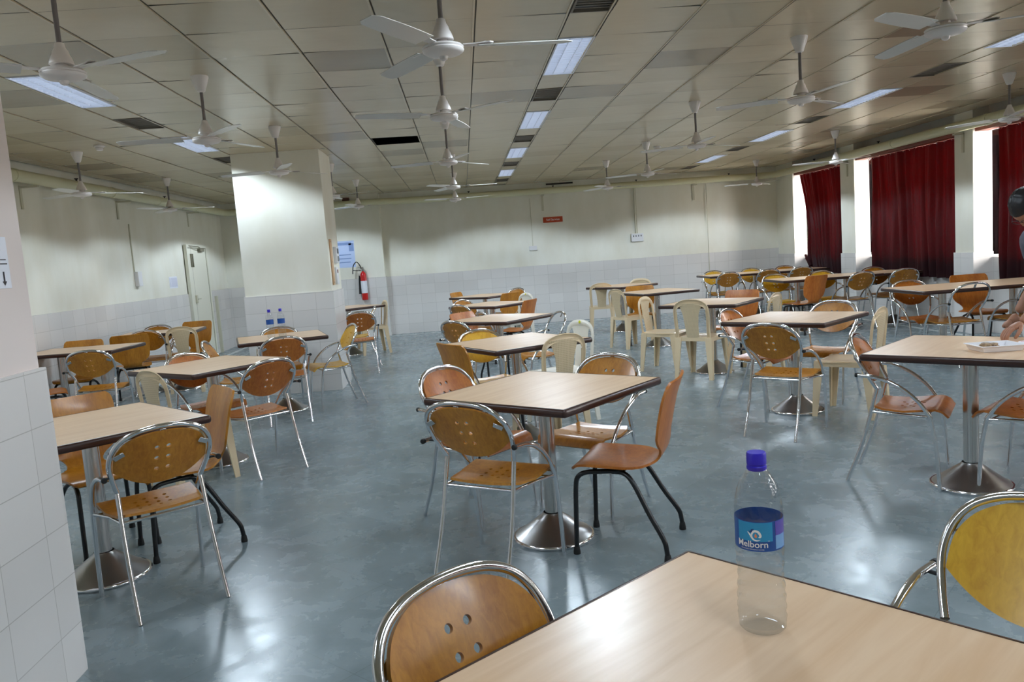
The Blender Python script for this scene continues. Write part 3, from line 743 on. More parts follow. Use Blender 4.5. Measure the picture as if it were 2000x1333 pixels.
# ------------------------------------------------------------------ moulded plastic chair
def plastic_leg(x0, y0, x1, y1):
    vs = []; fs = []
    for k, t in enumerate((0, .3, .7, 1)):
        x, y, z = lerp(x0, x1, t), lerp(y0, y1, t), lerp(.425, 0, t); w = lerp(.034, .019, t); sx = 1 if x0 > 0 else -1; sy = 1 if y0 > 0 else -1; q = .006
        # L-shaped section, open to the inside
        for a, b in ((1, 1), (-1, 1), (-1, 1-.5), (.5, .5), (.5, -1), (1, -1)): vs.append((x+sx*a*w, y+sy*b*w, z))
    for k in range(3):
        for j in range(6): fs.append((k*6+j, k*6+(j+1) % 6, k*6+6+(j+1) % 6, k*6+6+j))
    fs += [(0, 1, 2, 3), (0, 3, 4, 5), (18, 21, 20, 19), (18, 23, 22, 21)]
    return MB().add(vs, fs)
def prep_plastic():
    for nm, m1, m2 in (('cream', M['plastic'], M['splat']), ('ivory', M['plastic_white'], M['plastic_white'])):
        CH['pseat', nm] = MB().sheet(lambda u, v: ((u-.5)*2*interp(v, [(0, .178), (.5, .2), (.9, .205), (1, .19)]), lerp(-.20, .205, v), .428-.014*math.sin(PI*v)*(1-(2*u-1)**2)-(.02*((v-.9)/.1)**2 if v > .9 else 0)-.012*(2*u-1)**6), 16, 18, .007) \
            .box((0, -.196, .408), (.34, .008, .04)).box((0, .196, .392), (.36, .008, .04)).box((.188, 0, .404), (.008, .36, .04)).box((-.188, 0, .404), (.008, .36, .04)).mesh('seat', m1)
        for k, (a, b, c, d) in enumerate(((.165, .165, .195, .20), (-.165, .165, -.195, .20), (.16, -.17, .185, -.215), (-.16, -.17, -.185, -.215))):
            CH['pleg', nm, k] = plastic_leg(a, b, c, d).mesh('leg', m1)
        # outer band of the back: flat strip following an arch
        arch = cr([(-.183, -.195, .41), (-.186, -.205, .5), (-.190, -.214, .6), (-.190, -.224, .69), (-.172, -.232, .755), (-.12, -.239, .795), (-.06, -.243, .811), (0, -.244, .815)], 5)
        arch = arch+[Vector((-p.x, p.y, p.z)) for p in reversed(arch[:-1])]
        n = len(arch)
        def band(u, v):
            f = u*(n-1); i = min(int(f), n-2); p = arch[i].lerp(arch[i+1], f-i); tgt = Vector((0, p.y*.0-.215, .52))
            d = Vector((-p.x, 0, .56-p.z)); 
            if abs(p.x) > .16 and p.z < .70: d = Vector((-p.x, 0, 0))
            d.normalize(); w = .036 if p.z < .72 else lerp(.036, .052, (p.z-.72)/.095)
            q = p+d*w*v; return (q.x, p.y+.010*(1-v)*0+.012*math.sin(PI*v), q.z)
        CH['pband', nm] = MB().sheet(band, (n-1), 5, .006).mesh('back_frame', m1)
        def splat(u, v):
            z = lerp(.425, .775, v); hw = interp(v, [(0, .066), (.3, .070), (.65, .082), (.85, .104), (1, .135)]); x = (u-.5)*2*hw
            return (x, -.2-.045*v-.008*math.sin(PI*v)+.02*(x/.15)**2, z)
        CH['psplat', nm] = MB().sheet(splat, 10, 14, .005).mesh('back_splat', m2)
    CH['dot'] = MB().lathe([(0, .003), (.012, .0025), (.013, 0)], 16).xf(Matrix.Translation((0, -.226, .797)) @ Matrix.Rotation(R(-80), 4, 'X')).mesh('sticker', mat('yellow_sticker', srgb(226, 220, 30), .5))
def plastic_chair(nm):
    r = thing('plastic_chair', (0, 0, 0))
    obj('seat', CH['pseat', nm], None, r)
    for k in range(4): obj('leg', CH['pleg', nm, k], None, r)
    obj('back_frame', CH['pband', nm], None, r); obj('back_splat', CH['psplat', nm], None, r)
    if nm == 'ivory': obj('sticker', CH['dot'], None, r)
    return r
prep_tube_chair(); prep_bent_chair(); prep_plastic()
T_, B_, P_ = 'chrome tube chair with oval back', 'bentwood chair on black legs', 'cream plastic chair'
chairs = [ # kind, finish, x, y, facing, where
 ('A', 'honey', .107, 1.255, -49, 'in foreground left of the bottle table'),
 ('A', 'gold', .985, 1.41, 215, 'in foreground right of the bottle table'),
 ('A', 'honey', .085, 3.53, 57, 'nearest the viewer at the central table'),
 ('B', 'orange', .68, 3.62, 156, 'at the right of the central table'),
 ('A', 'orange', .03, 4.22, -42, 'behind the left corner of the central table'),
 ('A', 'honey', .59, 4.17, 228, 'behind the right corner of the central table'),
 ('B', 'honey', .08, 5.72, 30, 'left of the second middle row table'),
 ('A', 'gold', .20, 6.20, -62, 'with yellow wood behind the second middle row table'),
 ('C', 'cream', .555, 5.76, 118, 'with woven back at front of the second middle row table'),
 ('C', 'ivory', .72, 6.42, 208, 'with a yellow dot behind the second middle row table'),
 ('A', 'honey', .05, 7.73, 45, 'at left front of the third middle row table'),
 ('B', 'orange', .13, 8.47, -40, 'at left rear of the third middle row table'),
 ('B', 'orange', .58, 10.15, 150, 'at right front of the fourth middle row table'),
 ('A', None, .62, 7.58, 195, 'lacking its wooden back at the third middle row table'),
 ('A', 'honey', .13, 10.85, -45, 'at left rear of the fourth middle row table'),
 ('A', 'honey', .10, 10.19, 42, 'at left front of the fourth middle row table'),
 ('C', 'ivory', .66, 11.35, 210, 'with a yellow mark beyond the fourth middle row table'),
 ('B', 'honey', .52, 12.32, 130, 'at right front of the last middle row table'),
 ('B', 'honey', .05, 13.45, -28, 'at left rear of the last middle row table'),
 ('A', 'honey', .66, 13.25, 220, 'at right rear of the last middle row table'),
 ('A', 'honey', -1.475, 3.565, 126, 'nearest the viewer beside the near left column'),
 ('B', 'honey', -1.57, 4.19, 213, 'with its back to the aisle at the near left table'),
 ('B', 'honey', -2.02, 4.25, -46, 'behind the near left table beside the column'),
 ('C', 'cream', -1.97, 5.48, 50, 'at front left of the second left row table'),
 ('A', 'orange', -2.03, 6.17, -40, 'behind the second left row table'),
 ('A', 'orange', -1.565, 5.69, 134, 'at front right of the second left row table'),
 ('A', 'honey', -2.15, 7.45, 8, 'seen edge on left of the two bottle table'),
 ('A', 'orange', -1.765, 7.53, 107, 'at the front of the two bottle table'),
 ('A', 'gold', -1.44, 8.05, 204, 'seen from the side right of the two bottle table'),
 ('A', 'honey', -1.95, 8.27, -77, 'between the two bottle table and the column'),
 ('B', 'orange', -4.03, 7.60, 28, 'half hidden by the near column at the left wall'),
 ('A', 'honey', -3.52, 7.69, 97, 'at the front of the nearer left wall table'),
 ('B', 'honey', -4.16, 8.60, -85, 'behind the nearer left wall table'),
 ('B', 'honey', -3.93, 9.42, 112, 'between the two left wall tables'),
 ('A', 'honey', -3.84, 10.02, 82, 'left before the farther left wall table'),
 ('C', 'cream', -3.46, 9.98, 90, 'right before the farther left wall table'),
 ('B', 'honey', -3.66, 10.62, -97, 'behind the farther left wall table near the door'),
 ('A', 'honey', -4.02, 10.30, -85, 'behind the farther left wall table at its left end'),
 ('A', 'orange', -1.42, 10.42, 100, 'just behind the column, back turned to the viewer'),
 ('A', 'gold', -1.56, 11.02, 188, 'with yellow wood beyond the column, seen from the side'),
 ('C', 'ivory2', -1.50, 12.45, 200, 'beneath the fire extinguisher'),
 ('A', 'orange', 2.41, 4.19, -37, 'side on at left of the food tray table'),
 ('A', 'orange', 2.83, 3.86, 128, 'cut off at front right of the food tray table'),
 ('A', 'honey', 2.225, 5.475, 45, 'at the front of the second right row table'),
 ('C', 'cream', 2.87, 5.83, 136, 'tilted side view right of the second right row table'),
 ('A', 'orange', 2.37, 6.33, -46, 'at left rear of the second right row table'),
 ('A', 'honey', 2.91, 6.38, 222, 'at right rear of the second right row table'),
 ('C', 'cream', 2.37, 7.98, 50, 'seen from behind at front of the third right table'),
 ('C', 'cream', 2.16, 8.60, -38, 'glossy and facing the viewer at the third right table'),
 ('B', 'orange', 2.93, 8.62, 225, 'behind the third right row table'),
 ('C', 'cream', 2.95, 8.02, 138, 'at the right side of the third right table'),
 ('C', 'cream', 2.23, 10.75, 25, 'side on at left of the fourth right row table'),
 ('C', 'cream', 2.21, 12.95, 82, 'leftmost before the last right row table'),
 ('B', 'honey', 2.44, 11.02, -100, 'facing the viewer behind the fourth right row table'),
 ('C', 'cream', 2.86, 13.15, -116, 'behind the last right row table by the far wall'),
 ('A', 'orange', 4.74, 7.99, -88, 'behind the nearest long window table at its left end'),
 ('A', None, 4.80, 7.58, 96, 'lacking its wooden back at the nearest long window table'),
 ('B', 'orange', 5.52, 8.24, -97, 'behind the nearest long window table, lit by the window'),
 ('A', 'honey', 5.42, 7.50, 98, 'at the right edge before the nearest long window table'),
 ('B', 'orange', 4.66, 10.76, 112, 'in front of the middle long window table'),
 ('A', 'honey', 5.37, 10.83, 100, 'front and centre at the middle long window table'),
 ('A', 'gold', 4.56, 11.24, -90, 'with yellow wood behind the middle long table, left end'),
 ('A', 'gold', 5.26, 11.24, -90, 'with yellow wood behind the middle long table, centre'),
 ('A', 'honey', 6.06, 11.24, -90, 'behind the short table under the wide curtain'),
 ('A', 'honey', 6.02, 10.83, 90, 'before the short table under the wide curtain'),
 ('A', 'gold', 4.55, 14.10, -90, 'at left rear of the farthest window table'),
 ('A', 'honey', 4.50, 13.62, 90, 'at left front of the farthest window table'),
 ('A', 'gold', 5.22, 14.02, -90, 'at centre rear of the farthest window table'),
 ('A', 'honey', 5.20, 13.62, 90, 'at centre front of the farthest window table'),
 ('A', 'honey', 5.86, 14.05, -92, 'behind the corner table below the tied curtain'),
 ('A', 'honey', 5.78, 13.63, 90, 'in front of the corner table below the tied curtain'),
]
protos = {}
for kind, fin, x, y, a, where in chairs:
    base = {'A': T_, 'B': B_, 'C': P_}[kind]
    if kind == 'C' and fin.startswith('ivory'): base = 'ivory plastic chair'
    if fin is None: base = 'bare chrome chair frame'
    label = base+' '+where
    key = (kind, fin)
    if key not in protos:
        o = {'A': lambda: tube_chair(fin), 'B': lambda: bent_chair(fin), 'C': lambda: plastic_chair('cream' if fin == 'ivory2' else fin)}[kind]()
        tag(o, label, 'chair', {'A': 'chrome tube chairs with oval backs', 'B': 'bentwood chairs on black legs', 'C': 'moulded plastic chairs'}[kind]); protos[key] = o
    else: o = dup(protos[key], (0, 0, 0), 0, label)
    o.location = (x, y, 0); o.rotation_euler = (0, 0, R(a-90))

# ------------------------------------------------------------------ bottles
BR = .041
def bottle_prof():
    return [(0, .004), (.02, .002), (.034, .0), (.0385, .005), (.0395, .02), (.0395, .05), (.0385, .075), (.037, .095), (.0385, .115), (.0395, .13), (.0405, .14), (.0395, .145), (.0388, .15),
            (.0388, .195), (.0395, .199), (.0388, .205), (.0375, .222), (.034, .24), (.028, .256), (.0205, .268), (.0145, .276), (.0135, .280)]
def make_bottle(big, rz):
    r = thing('water_bottle', (0, 0, 0), rz)
    pr = bottle_prof(); s = MB()
    n = 64; vs = []; fs = []
    fine = []
    for (r0, z0), (r1, z1) in zip(pr, pr[1:]):
        k = max(1, int((z1-z0)/.004))
        for j in range(k): fine.append((lerp(r0, r1, j/k), lerp(z0, z1, j/k)))
    fine.append(pr[-1])
    for rr, z in fine:
        for k in range(n):
            a = 2*PI*k/n
            w = 0
            if .02 < z < .135: w = .0011*math.sin(z*330+1.5*math.sin(a*2+z*20))
            if .205 < z < .255: w = .0010*math.sin(a*12+z*150)
            vs.append(((rr+w)*math.cos(a), (rr+w)*math.sin(a), z))
    m = len(fine)
    for i in range(m-1):
        for k in range(n): fs.append((i*n+k, i*n+(k+1) % n, (i+1)*n+(k+1) % n, (i+1)*n+k))
    obj('bottle_body', MB().add(vs, fs), M['pet'], r, 60)
    wp = [(0, .006)]+[(rr-.0016, z) for rr, z in fine if .006 < z < .192]; wp += [(wp[-1][0], .193), (0, .193)]
    obj('water', MB().lathe(wp, 48), M['water'], r, 60)
    c = MB().lathe([(.0148, .274), (.0162, .276), (.0162, .281), (.0150, .282), (.0150, .284), (.0160, .285), (.0160, .301), (.0148, .304), (0, .3045)], 40)
    obj('cap', c, M['cap'], r)
    band = lambda a0, a1, z0, z1, rr: MB().sheet(lambda u, v: (rr*math.cos(lerp(a0, a1, u)), rr*math.sin(lerp(a0, a1, u)), lerp(z0, z1, v)), 40, 2, .0002)
    lb = obj('label_sleeve', band(0, 2*PI, .1465, .1965, .0393), M['label_blue'], r, 60)
    if big:
        # facing direction of the print is local -y
        A = lambda d: R(-90+d)
        obj('label_panel', band(A(-52), A(34), .1635, .1955, .0395), M['label_cyan'], lb, 60)
        obj('label_panel', band(A(42), A(78), .172, .1955, .0395), M['label_violet'], lb, 60)
        obj('label_panel', band(A(42), A(78), .149, .172, .0395), M['label_pale'], lb, 60)
        def wrap(me, u0, z0, rr=.0398):
            for v in me.vertices:
                a = A(0)+(v.co.x+u0)/rr; v.co = (rr*math.cos(a), rr*math.sin(a), z0+v.co.y) if True else v.co
            me.update(); return me
        def text(s_, size, u0, z0, m_, name='print', ext=0):
            cu = bpy.data.curves.new('t', 'FONT'); cu.body = s_; cu.size = size; cu.align_x = 'CENTER'; cu.offset = ext; cu.resolution_u = 3
            to = bpy.data.objects.new('t', cu); C.objects.link(to); me = baked(to)
            bm = bmesh.new(); bm.from_mesh(me); bmesh.ops.triangulate(bm, faces=bm.faces); bmesh.ops.subdivide_edges(bm, edges=[e for e in bm.edges if e.calc_length() > .002], cuts=2); bm.to_mesh(me); bm.free()
            me.materials.clear(); me.materials.append(m_); wrap(me, u0, z0); return obj(name, me, None, lb)
        text('Melborn', .0155, -.011, .1535, M['white'], 'brand_print', .0002)
        text('PACKAGED DRINKING WATER', .0028, -.011, .1492, M['white'], 'small_print')
        text('TM', .0026, .0165, .1635, M['white'], 'small_print')
        # wave emblem: white curl with an orange drop inside
        def strip(pts, ws, m_, name, rr=.03985):
            P = cr([Vector((a, b, 0)) for a, b in pts], 6); k = len(P); vs = []; fs = []
            for i, p in enumerate(P):
                d = (P[min(i+1, k-1)]-P[max(i-1, 0)]).normalized(); q = Vector((-d.y, d.x, 0)); w_ = interp(i/(k-1), ws)
                for sgn in (1, -1):
                    e = p+q*w_*sgn; a = A(0)+e.x/rr; vs.append((rr*math.cos(a), rr*math.sin(a), e.y))
            for i in range(k-1): fs.append((2*i, 2*i+1, 2*i+3, 2*i+2))
            return obj(name, MB().add(vs, fs), m_, lb, 60)
        ex = -.006
        strip([(ex-.0115, .1795), (ex-.008, .1755), (ex-.004, .1695), (ex-.001, .1665), (ex+.004, .1655), (ex+.009, .1672)], [(0, .0006), (.3, .0016), (.7, .0012), (1, .0003)], M['white'], 'emblem')
        strip([(ex-.004, .1695), (ex-.0048, .1755), (ex-.001, .181), (ex+.005, .1805), (ex+.0085, .176), (ex+.0088, .172), (ex+.006, .171)], [(0, .0008), (.4, .002), (.8, .0018), (1, .0006)], M['white'], 'emblem')
        strip([(ex+.0018, .1775), (ex+.0016, .1745), (ex+.0018, .1705)], [(0, .0003), (.5, .0018), (.85, .0022), (1, .0012)], M['drop'], 'emblem_drop')
        strip([(ex-.0095, .1815), (ex-.006, .1795), (ex-.0045, .1835), (ex-.001, .1845)], [(0, .0004), (.5, .0012), (1, .0004)], M['navy'], 'emblem')
        def small(rows, u0, m_):
            for k, s_ in enumerate(rows): text(s_, .0032, u0, .190-.0045*k, m_, 'small_print')
    return r
b1 = make_bottle(True, R(-22)); b1.location = (.458, 1.262, .7502); tag(b1, 'large clear water bottle with blue cap and label on the foreground table', 'bottle')
b2 = make_bottle(False, 0); b2.location = (-1.93, 7.86, .7502); b2.scale = (.92, .92, .92); tag(b2, 'left one of two small blue label bottles in front of the column', 'bottle', 'blue label bottles before the column')
b3 = dup(b2, (-1.83, 7.90, .7502), 1.0, 'right one of two small blue label bottles in front of the column')

# ------------------------------------------------------------------ things on the walls
def text_plane(s_, size, m_, parent, name, M_, ext=0):
    cu = bpy.data.curves.new('t', 'FONT'); cu.body = s_; cu.size = size; cu.align_x = 'CENTER'; cu.align_y = 'CENTER'; cu.extrude = .0008; cu.offset = ext
    to = bpy.data.objects.new('t', cu); C.objects.link(to); me = baked(to); me.materials.clear(); me.materials.append(m_); me.transform(M_)
    return obj(name, me, None, parent)
FACE_Y = Matrix.Rotation(R(90), 4, 'X')       # text standing upright, read from -y
FACE_X = Matrix.Rotation(R(90), 4, 'Z') @ FACE_Y  # read from +x
r = thing('wall_sign', (1.78, YB, 1.98), 0, 'small orange sign with white lettering on the far wall', 'sign')
obj('panel', MB().rbox((0, -.008, 0), (.38, .014, .105), .003, 1), M['sign'], r)
text_plane('Self Service', .056, M['white'], r, 'lettering', Matrix.Translation((0, -.016, 0)) @ FACE_Y)
r = thing('switch_board', (3.40, YB, 1.52), 0, 'white switch board with four switches on the far wall', 'switch board')
obj('box', MB().rbox((0, -.02, 0), (.24, .038, .155), .004, 1), M['switch'], r)
for k in range(4): obj('switch', MB().rbox((-.075+.05*k, -.041, .03), (.018, .008, .032), .002, 1), M['switch_dark'], r)
obj('conduit', MB().tube([(-.02, -.012, .08), (-.02, -.012, .95)], .009, 8).tube([(.012, -.012, .08), (.012, -.012, .95)], .006, 8), M['bracket'], r)
r = thing('socket_box', (1.36, YB, 1.46), 0, 'small pale socket box on the far wall left of the sign', 'socket')
obj('box', MB().rbox((0, -.02, 0), (.15, .036, .085), .004, 1), M['switch'], r)
obj('conduit', MB().tube([(0, -.01, .04), (0, -.01, .95)], .005, 8), M['bracket'], r)
tag(obj('wall_conduit', MB().tube([(4.80, YB-.022, 0.02), (4.80, YB-.022, 2.45)], .006, 8), M['bracket']), 'thin vertical conduit up the right part of the far wall', 'conduit')
tag(obj('vent_slot', MB().rbox((1.95, YB-.004, 2.655), (.52, .02, .03), .002, 1), M['dark']), 'dark narrow slot at the top of the far wall', 'vent')
tag(obj('wall_box', MB().rbox((-2.1, 15.19, 2.56), (.13, .07, .17), .004, 1), mat('brown_box', srgb(84, 40, 26), .5)), 'brown box high on the far wall behind a fan', 'box')
# left wall
r = thing('switch_box', (XL, 11.25, 1.42), 0, 'white switch box on the left wall with a conduit above', 'switch box')
obj('box', MB().rbox((.03, 0, 0), (.055, .13, .20), .004, 1), M['switch'], r)
obj('conduit', MB().tube([(.012, -.06, .1), (.012, -.06, .75)], .008, 8), M['bracket'], r)
r = thing('paper_notice', (XL, 12.62, 1.33), 0, 'white paper notice on the left wall beside the door', 'notice')
obj('sheet', MB().bx(.001, .003, -.17, .17, -.09, .09), M['paper'], r)
obj('print', MB().bx(.0032, .004, -.09, .16, -.07, .07).bx(.0032, .004, -.15, -.11, -.07, .07), mat('pale_ink', srgb(206, 208, 224), .6), r, weld=False)
d = tag(obj('door_1', MB().bx(XL+.0165, XL+.05, 13.25, 14.15, .002, 1.86), M['door'], weld=False), 'cream painted door in the far corner of the left wall', 'door', kind='structure')
obj('door_frame', MB().bx(XL+.017, XL+.065, 13.19, 13.24, 0, 1.92).bx(XL+.017, XL+.065, 14.16, 14.21, 0, 1.92).bx(XL+.017, XL+.065, 13.24, 14.16, 1.87, 1.92), M['door'], d, weld=False)
obj('door_gap', MB().bx(XL+.018, XL+.052, 13.24, 13.25, 0, 1.87).bx(XL+.018, XL+.052, 14.15, 14.16, 0, 1.87).bx(XL+.018, XL+.052, 13.24, 14.16, 1.86, 1.87).bx(XL+.018, XL+.051, 13.42, 13.425, 0, 1.87), M['door_gap'], d, weld=False)
obj('door_closer', MB().rbox((XL+.08, 13.85, 1.83), (.05, .2, .05), .004, 1).tube([(XL+.1, 13.8, 1.85), (XL+.14, 13.55, 1.88), (XL+.06, 13.3, 1.9)], .008, 6), M['door_gap'], d)
obj('bolt', MB().rbox((XL+.06, 13.38, 1.66), (.02, .03, .22), .003, 1).rbox((XL+.06, 13.46, 1.66), (.02, .02, .22), .003, 1), M['door_gap'], d)
obj('handle', MB().rbox((XL+.065, 13.42, 1.02), (.03, .06, .13), .004, 1).tube([(XL+.09, 13.42, 1.02), (XL+.09, 13.55, 1.02)], .008, 8), M['bracket'], d)
tag(obj('corner_post', MB().bx(XL+.017, XL+.06, 14.5, 14.56, 0, 1.02), M['bracket'], weld=False), 'short grey post standing against the wall beside the door', 'post')
# right side of the middle column
r = thing('wood_batten', (-1.50, 9.20, 1.45), 0, 'pale plywood strip fixed on the side of the middle column', 'wood strip')
obj('board', MB().rbox((.008, 0, 0), (.014, .11, .52), .002, 1), M['ply'], r)
for z in (-.23, .0, .23): obj('screw', MB().tube([(.012, 0, z), (.017, 0, z)], .006, 8), M['dark'], r)
r = thing('socket_plate', (-1.50, 9.48, 1.53), 0, 'white double socket plate on the side of the middle column', 'socket')
obj('plate', MB().rbox((.02, 0, 0), (.038, .17, .19), .004, 1), M['switch'], r)
for z in (-.045, .045): obj('socket', MB().rbox((.041, 0, z), (.006, .1, .06), .002, 1), M['switch_dark'], r)
r = thing('socket_plate', (-1.50, 9.44, 1.29), 0, 'small lower socket plate on the side of the middle column', 'socket')
obj('plate', MB().rbox((.012, 0, 0), (.022, .12, .2), .003, 1), M['switch'], r)
obj('socket', MB().tube([(.022, 0, .05), (.028, 0, .05)], .022, 14), mat('maroon_socket', srgb(120, 60, 50), .5), r)
# poster and extinguisher on the pilaster
r = thing('poster', (-2.20, 15.22, 1.60), 0, 'pale blue poster on the far pilaster beside the column', 'poster')
obj('sheet', MB().bx(-.17, .17, -.004, -.001, -.25, .25), M['paper_blue'], r)
obj('print', MB().bx(-.15, .12, -.006, -.0045, .17, .22).bx(.07, .16, -.006, -.0045, .05, .2).bx(-.13, .1, -.006, -.0045, -.02, 0).bx(-.13, .1, -.006, -.0045, -.09, -.07).bx(-.13, .08, -.006, -.0045, -.16, -.14), M['paper_ink'], r, weld=False)
r = thing('fire_extinguisher', (-1.90, 15.13, .72), 0, 'red fire extinguisher hanging on the far pilaster', 'fire extinguisher')
obj('cylinder', MB().lathe([(0, 0), (.05, 0), (.057, .008), (.058, .03), (.058, .44), (.054, .48), (.038, .515), (.02, .53), (.02, .545)], 28), M['red'], r)
obj('instruction_label', MB().lathe([(.0586, .13), (.0586, .36)], 28), M['paper'], r)
obj('valve', MB().lathe([(.018, .54), (.022, .55), (.022, .59), (.012, .6), (.012, .62)], 14).box((-.03, -.02, .615), (.11, .02, .012)).box((-.03, -.02, .585), (.1, .02, .012)), M['steel_dark'], r)
obj('hose', MB().tube(cr([(-.02, -.02, .585), (-.045, -.03, .66), (-.10, -.03, .72), (-.16, -.03, .66), (-.18, -.03, .56), (-.185, -.03, .50)], 7), .009, 8).tube(cr([(-.185, -.03, .57), (-.1, -.03, .56), (-.03, -.03, .56)], 4), .006, 8), M['rubber'], r)
obj('horn', MB().lathe([(.012, .46), (.018, .4), (.03, .16), (.034, .12)], 16, (-.075, .01, 0)), M['rubber'], r)
obj('wall_hook', MB().bx(-.03, .03, .05, .09, .48, .53), M['steel_dark'], r)
# card on the near column
r = thing('instruction_card', (-1.515, 2.70, 1.50), 0, 'white instruction card with dark icons on the near left column', 'notice')
obj('sheet', MB().bx(.001, .003, -.06, .06, -.085, .085), M['paper'], r)
a = MB().lathe([(0, .0006), (.022, .0006)], 20)
a = MB()
for k in range(20):
    a0, a1 = 2*PI*k/20, 2*PI*(k+1)/20
    a.add([(.0036, 0, .045), (.0036, .02*math.cos(a0), .045+.02*math.sin(a0)), (.0036, .02*math.cos(a1), .045+.02*math.sin(a1))], [(0, 1, 2)])
obj('icon', a, M['ink'], r)
ar = MB()
for y in (-.022, .022): ar.bx(.0032, .004, y-.004, y+.004, -.065, -.03); ar.add([(.0038, y-.013, -.062), (.0038, y+.013, -.062), (.0038, y, -.076)], [(0, 1, 2)])
obj('arrow', ar, M['ink'], r, weld=False)
obj('print', MB().bx(.0032, .0036, -.05, .05, -.006, -.002).bx(.0032, .0036, -.045, .045, .008, .011), M['ink'], r, weld=False)

# ------------------------------------------------------------------ food and the person at the right edge
def tray(w, d, h):
    def loop(s, z): return [(-w/2*s, -d/2*s, z), (w/2*s, -d/2*s, z), (w/2*s, d/2*s, z), (-w/2*s, d/2*s, z)]
    rings = [loop(.86, 0), loop(.98, h), loop(1.04, h), loop(1.04, h-.004), loop(1.0, h-.006)][:3]+[]
    vs = loop(.86, 0)+loop(.98, h)+loop(1.05, h)+loop(1.05, h+.003)+loop(.95, h+.003)+loop(.83, .003)
    fs = [(3, 2, 1, 0)]
    for k in range(5):
        for j in range(4): fs.append((k*4+j, k*4+(j+1) % 4, k*4+4+(j+1) % 4, k*4+4+j))
    fs.append((20, 21, 22, 23)); return MB().add(vs, fs)
r = thing('food_tray', (2.62, 3.80, .7502), R(-6), 'white disposable food tray on the table at right', 'tray')
obj('tray_body', tray(.21, .17, .028), M['tray'], r)
def lump(c, rx, ry, rz_, seed):
    rnd = random.Random(seed); bm = bmesh.new(); bmesh.ops.create_icosphere(bm, subdivisions=3, radius=1)
    for v in bm.verts:
        k = 1+.16*math.sin(5*v.co.x+seed)*math.cos(4*v.co.y+seed*2)+.1*math.sin(9*v.co.z+seed)
        v.co = Vector((v.co.x*rx*k, v.co.y*ry*k, max(v.co.z, -.6)*rz_*k))
    vs = [tuple(v.co+Vector(c)) for v in bm.verts]; fs = [tuple(q.index for q in f.verts) for f in bm.faces]; bm.free(); return MB().add(vs, fs)
tag(obj('food_portion', lump((0, 0, 0), .05, .04, .018, 2).xf(Matrix.Translation((2.60, 3.82, .768))), M['food'], ang=80), 'brown food heaped in the white tray under the hand', 'food')
tag(obj('paper_napkin', lump((0, 0, 0), .09, .07, .022, 5).xf(Matrix.Translation((2.86, 3.80, .765))), M['napkin'], ang=25), 'crumpled printed paper lying right of the food tray', 'paper')

def skin(name, pts, edges, rad, m_, parent, levels=2, root=0):
    me = bpy.data.meshes.new(name); me.from_pydata(pts, edges, []); o = bpy.data.objects.new(name, me); C.objects.link(o)
    md = o.modifiers.new('s', 'SKIN'); md.use_smooth_shade = True
    for i, v in enumerate(me.skin_vertices[0].data):
        q = rad[i]; v.radius = q if isinstance(q, tuple) else (q, q); v.use_root = (i == root)
    sb = o.modifiers.new('u', 'SUBSURF'); sb.levels = levels; sb.render_levels = levels
    me2 = baked(o, name); me2.materials.clear(); me2.materials.append(m_); me2.polygons.foreach_set('use_smooth', [True]*len(me2.polygons))
    return obj(name, me2, None, parent)
p = thing('person', (3.45, 4.36, 0), 0, 'person with black hair bending over the food tray at the right edge', 'person')
# coordinates local to (3.45, 4.36); the person leans towards -x over the table
J = {'pelvis': (.12, .02, .93), 'belly': (.06, 0, 1.04), 'chest': (-.06, -.02, 1.19), 'upper': (-.15, -.03, 1.28), 'neck': (-.22, -.06, 1.345), 'headb': (-.285, -.10, 1.40),
     'hipL': (.13, -.09, .88), 'kneeL': (.08, -.11, .48), 'ankL': (.12, -.12, .09), 'toeL': (-.03, -.13, .05), 'hipR': (.13, .12, .88), 'kneeR': (.10, .15, .48), 'ankR': (.16, .17, .09), 'toeR': (.01, .18, .05),
     'shL': (-.15, -.21, 1.255), 'elL': (-.28, -.27, .99), 'wrL': (-.505, -.30, .835), 'shR': (-.12, .15, 1.27), 'elR': (.0, .24, 1.03), 'wrR': (-.12, .26, .82)}
keys = list(J); ix = {k: i for i, k in enumerate(keys)}
ed = [('pelvis', 'belly'), ('belly', 'chest'), ('chest', 'upper'), ('upper', 'neck'), ('neck', 'headb'), ('pelvis', 'hipL'), ('hipL', 'kneeL'), ('kneeL', 'ankL'), ('ankL', 'toeL'), ('pelvis', 'hipR'), ('hipR', 'kneeR'), ('kneeR', 'ankR'), ('ankR', 'toeR'),
      ('upper', 'shL'), ('shL', 'elL'), ('elL', 'wrL'), ('upper', 'shR'), ('shR', 'elR'), ('elR', 'wrR')]
rd = {'pelvis': (.105, .08), 'belly': (.11, .085), 'chest': (.13, .1), 'upper': (.11, .08), 'neck': .05, 'headb': .05, 'hipL': .07, 'kneeL': .058, 'ankL': .042, 'toeL': .034, 'hipR': .07, 'kneeR': .058, 'ankR': .042, 'toeR': .034,
      'shL': .058, 'elL': .042, 'wrL': .029, 'shR': .058, 'elR': .042, 'wrR': .029}
body = skin('body', [J[k] for k in keys], [(ix[a], ix[b]) for a, b in ed], [rd[k] for k in keys], M['skin'], p, 2)
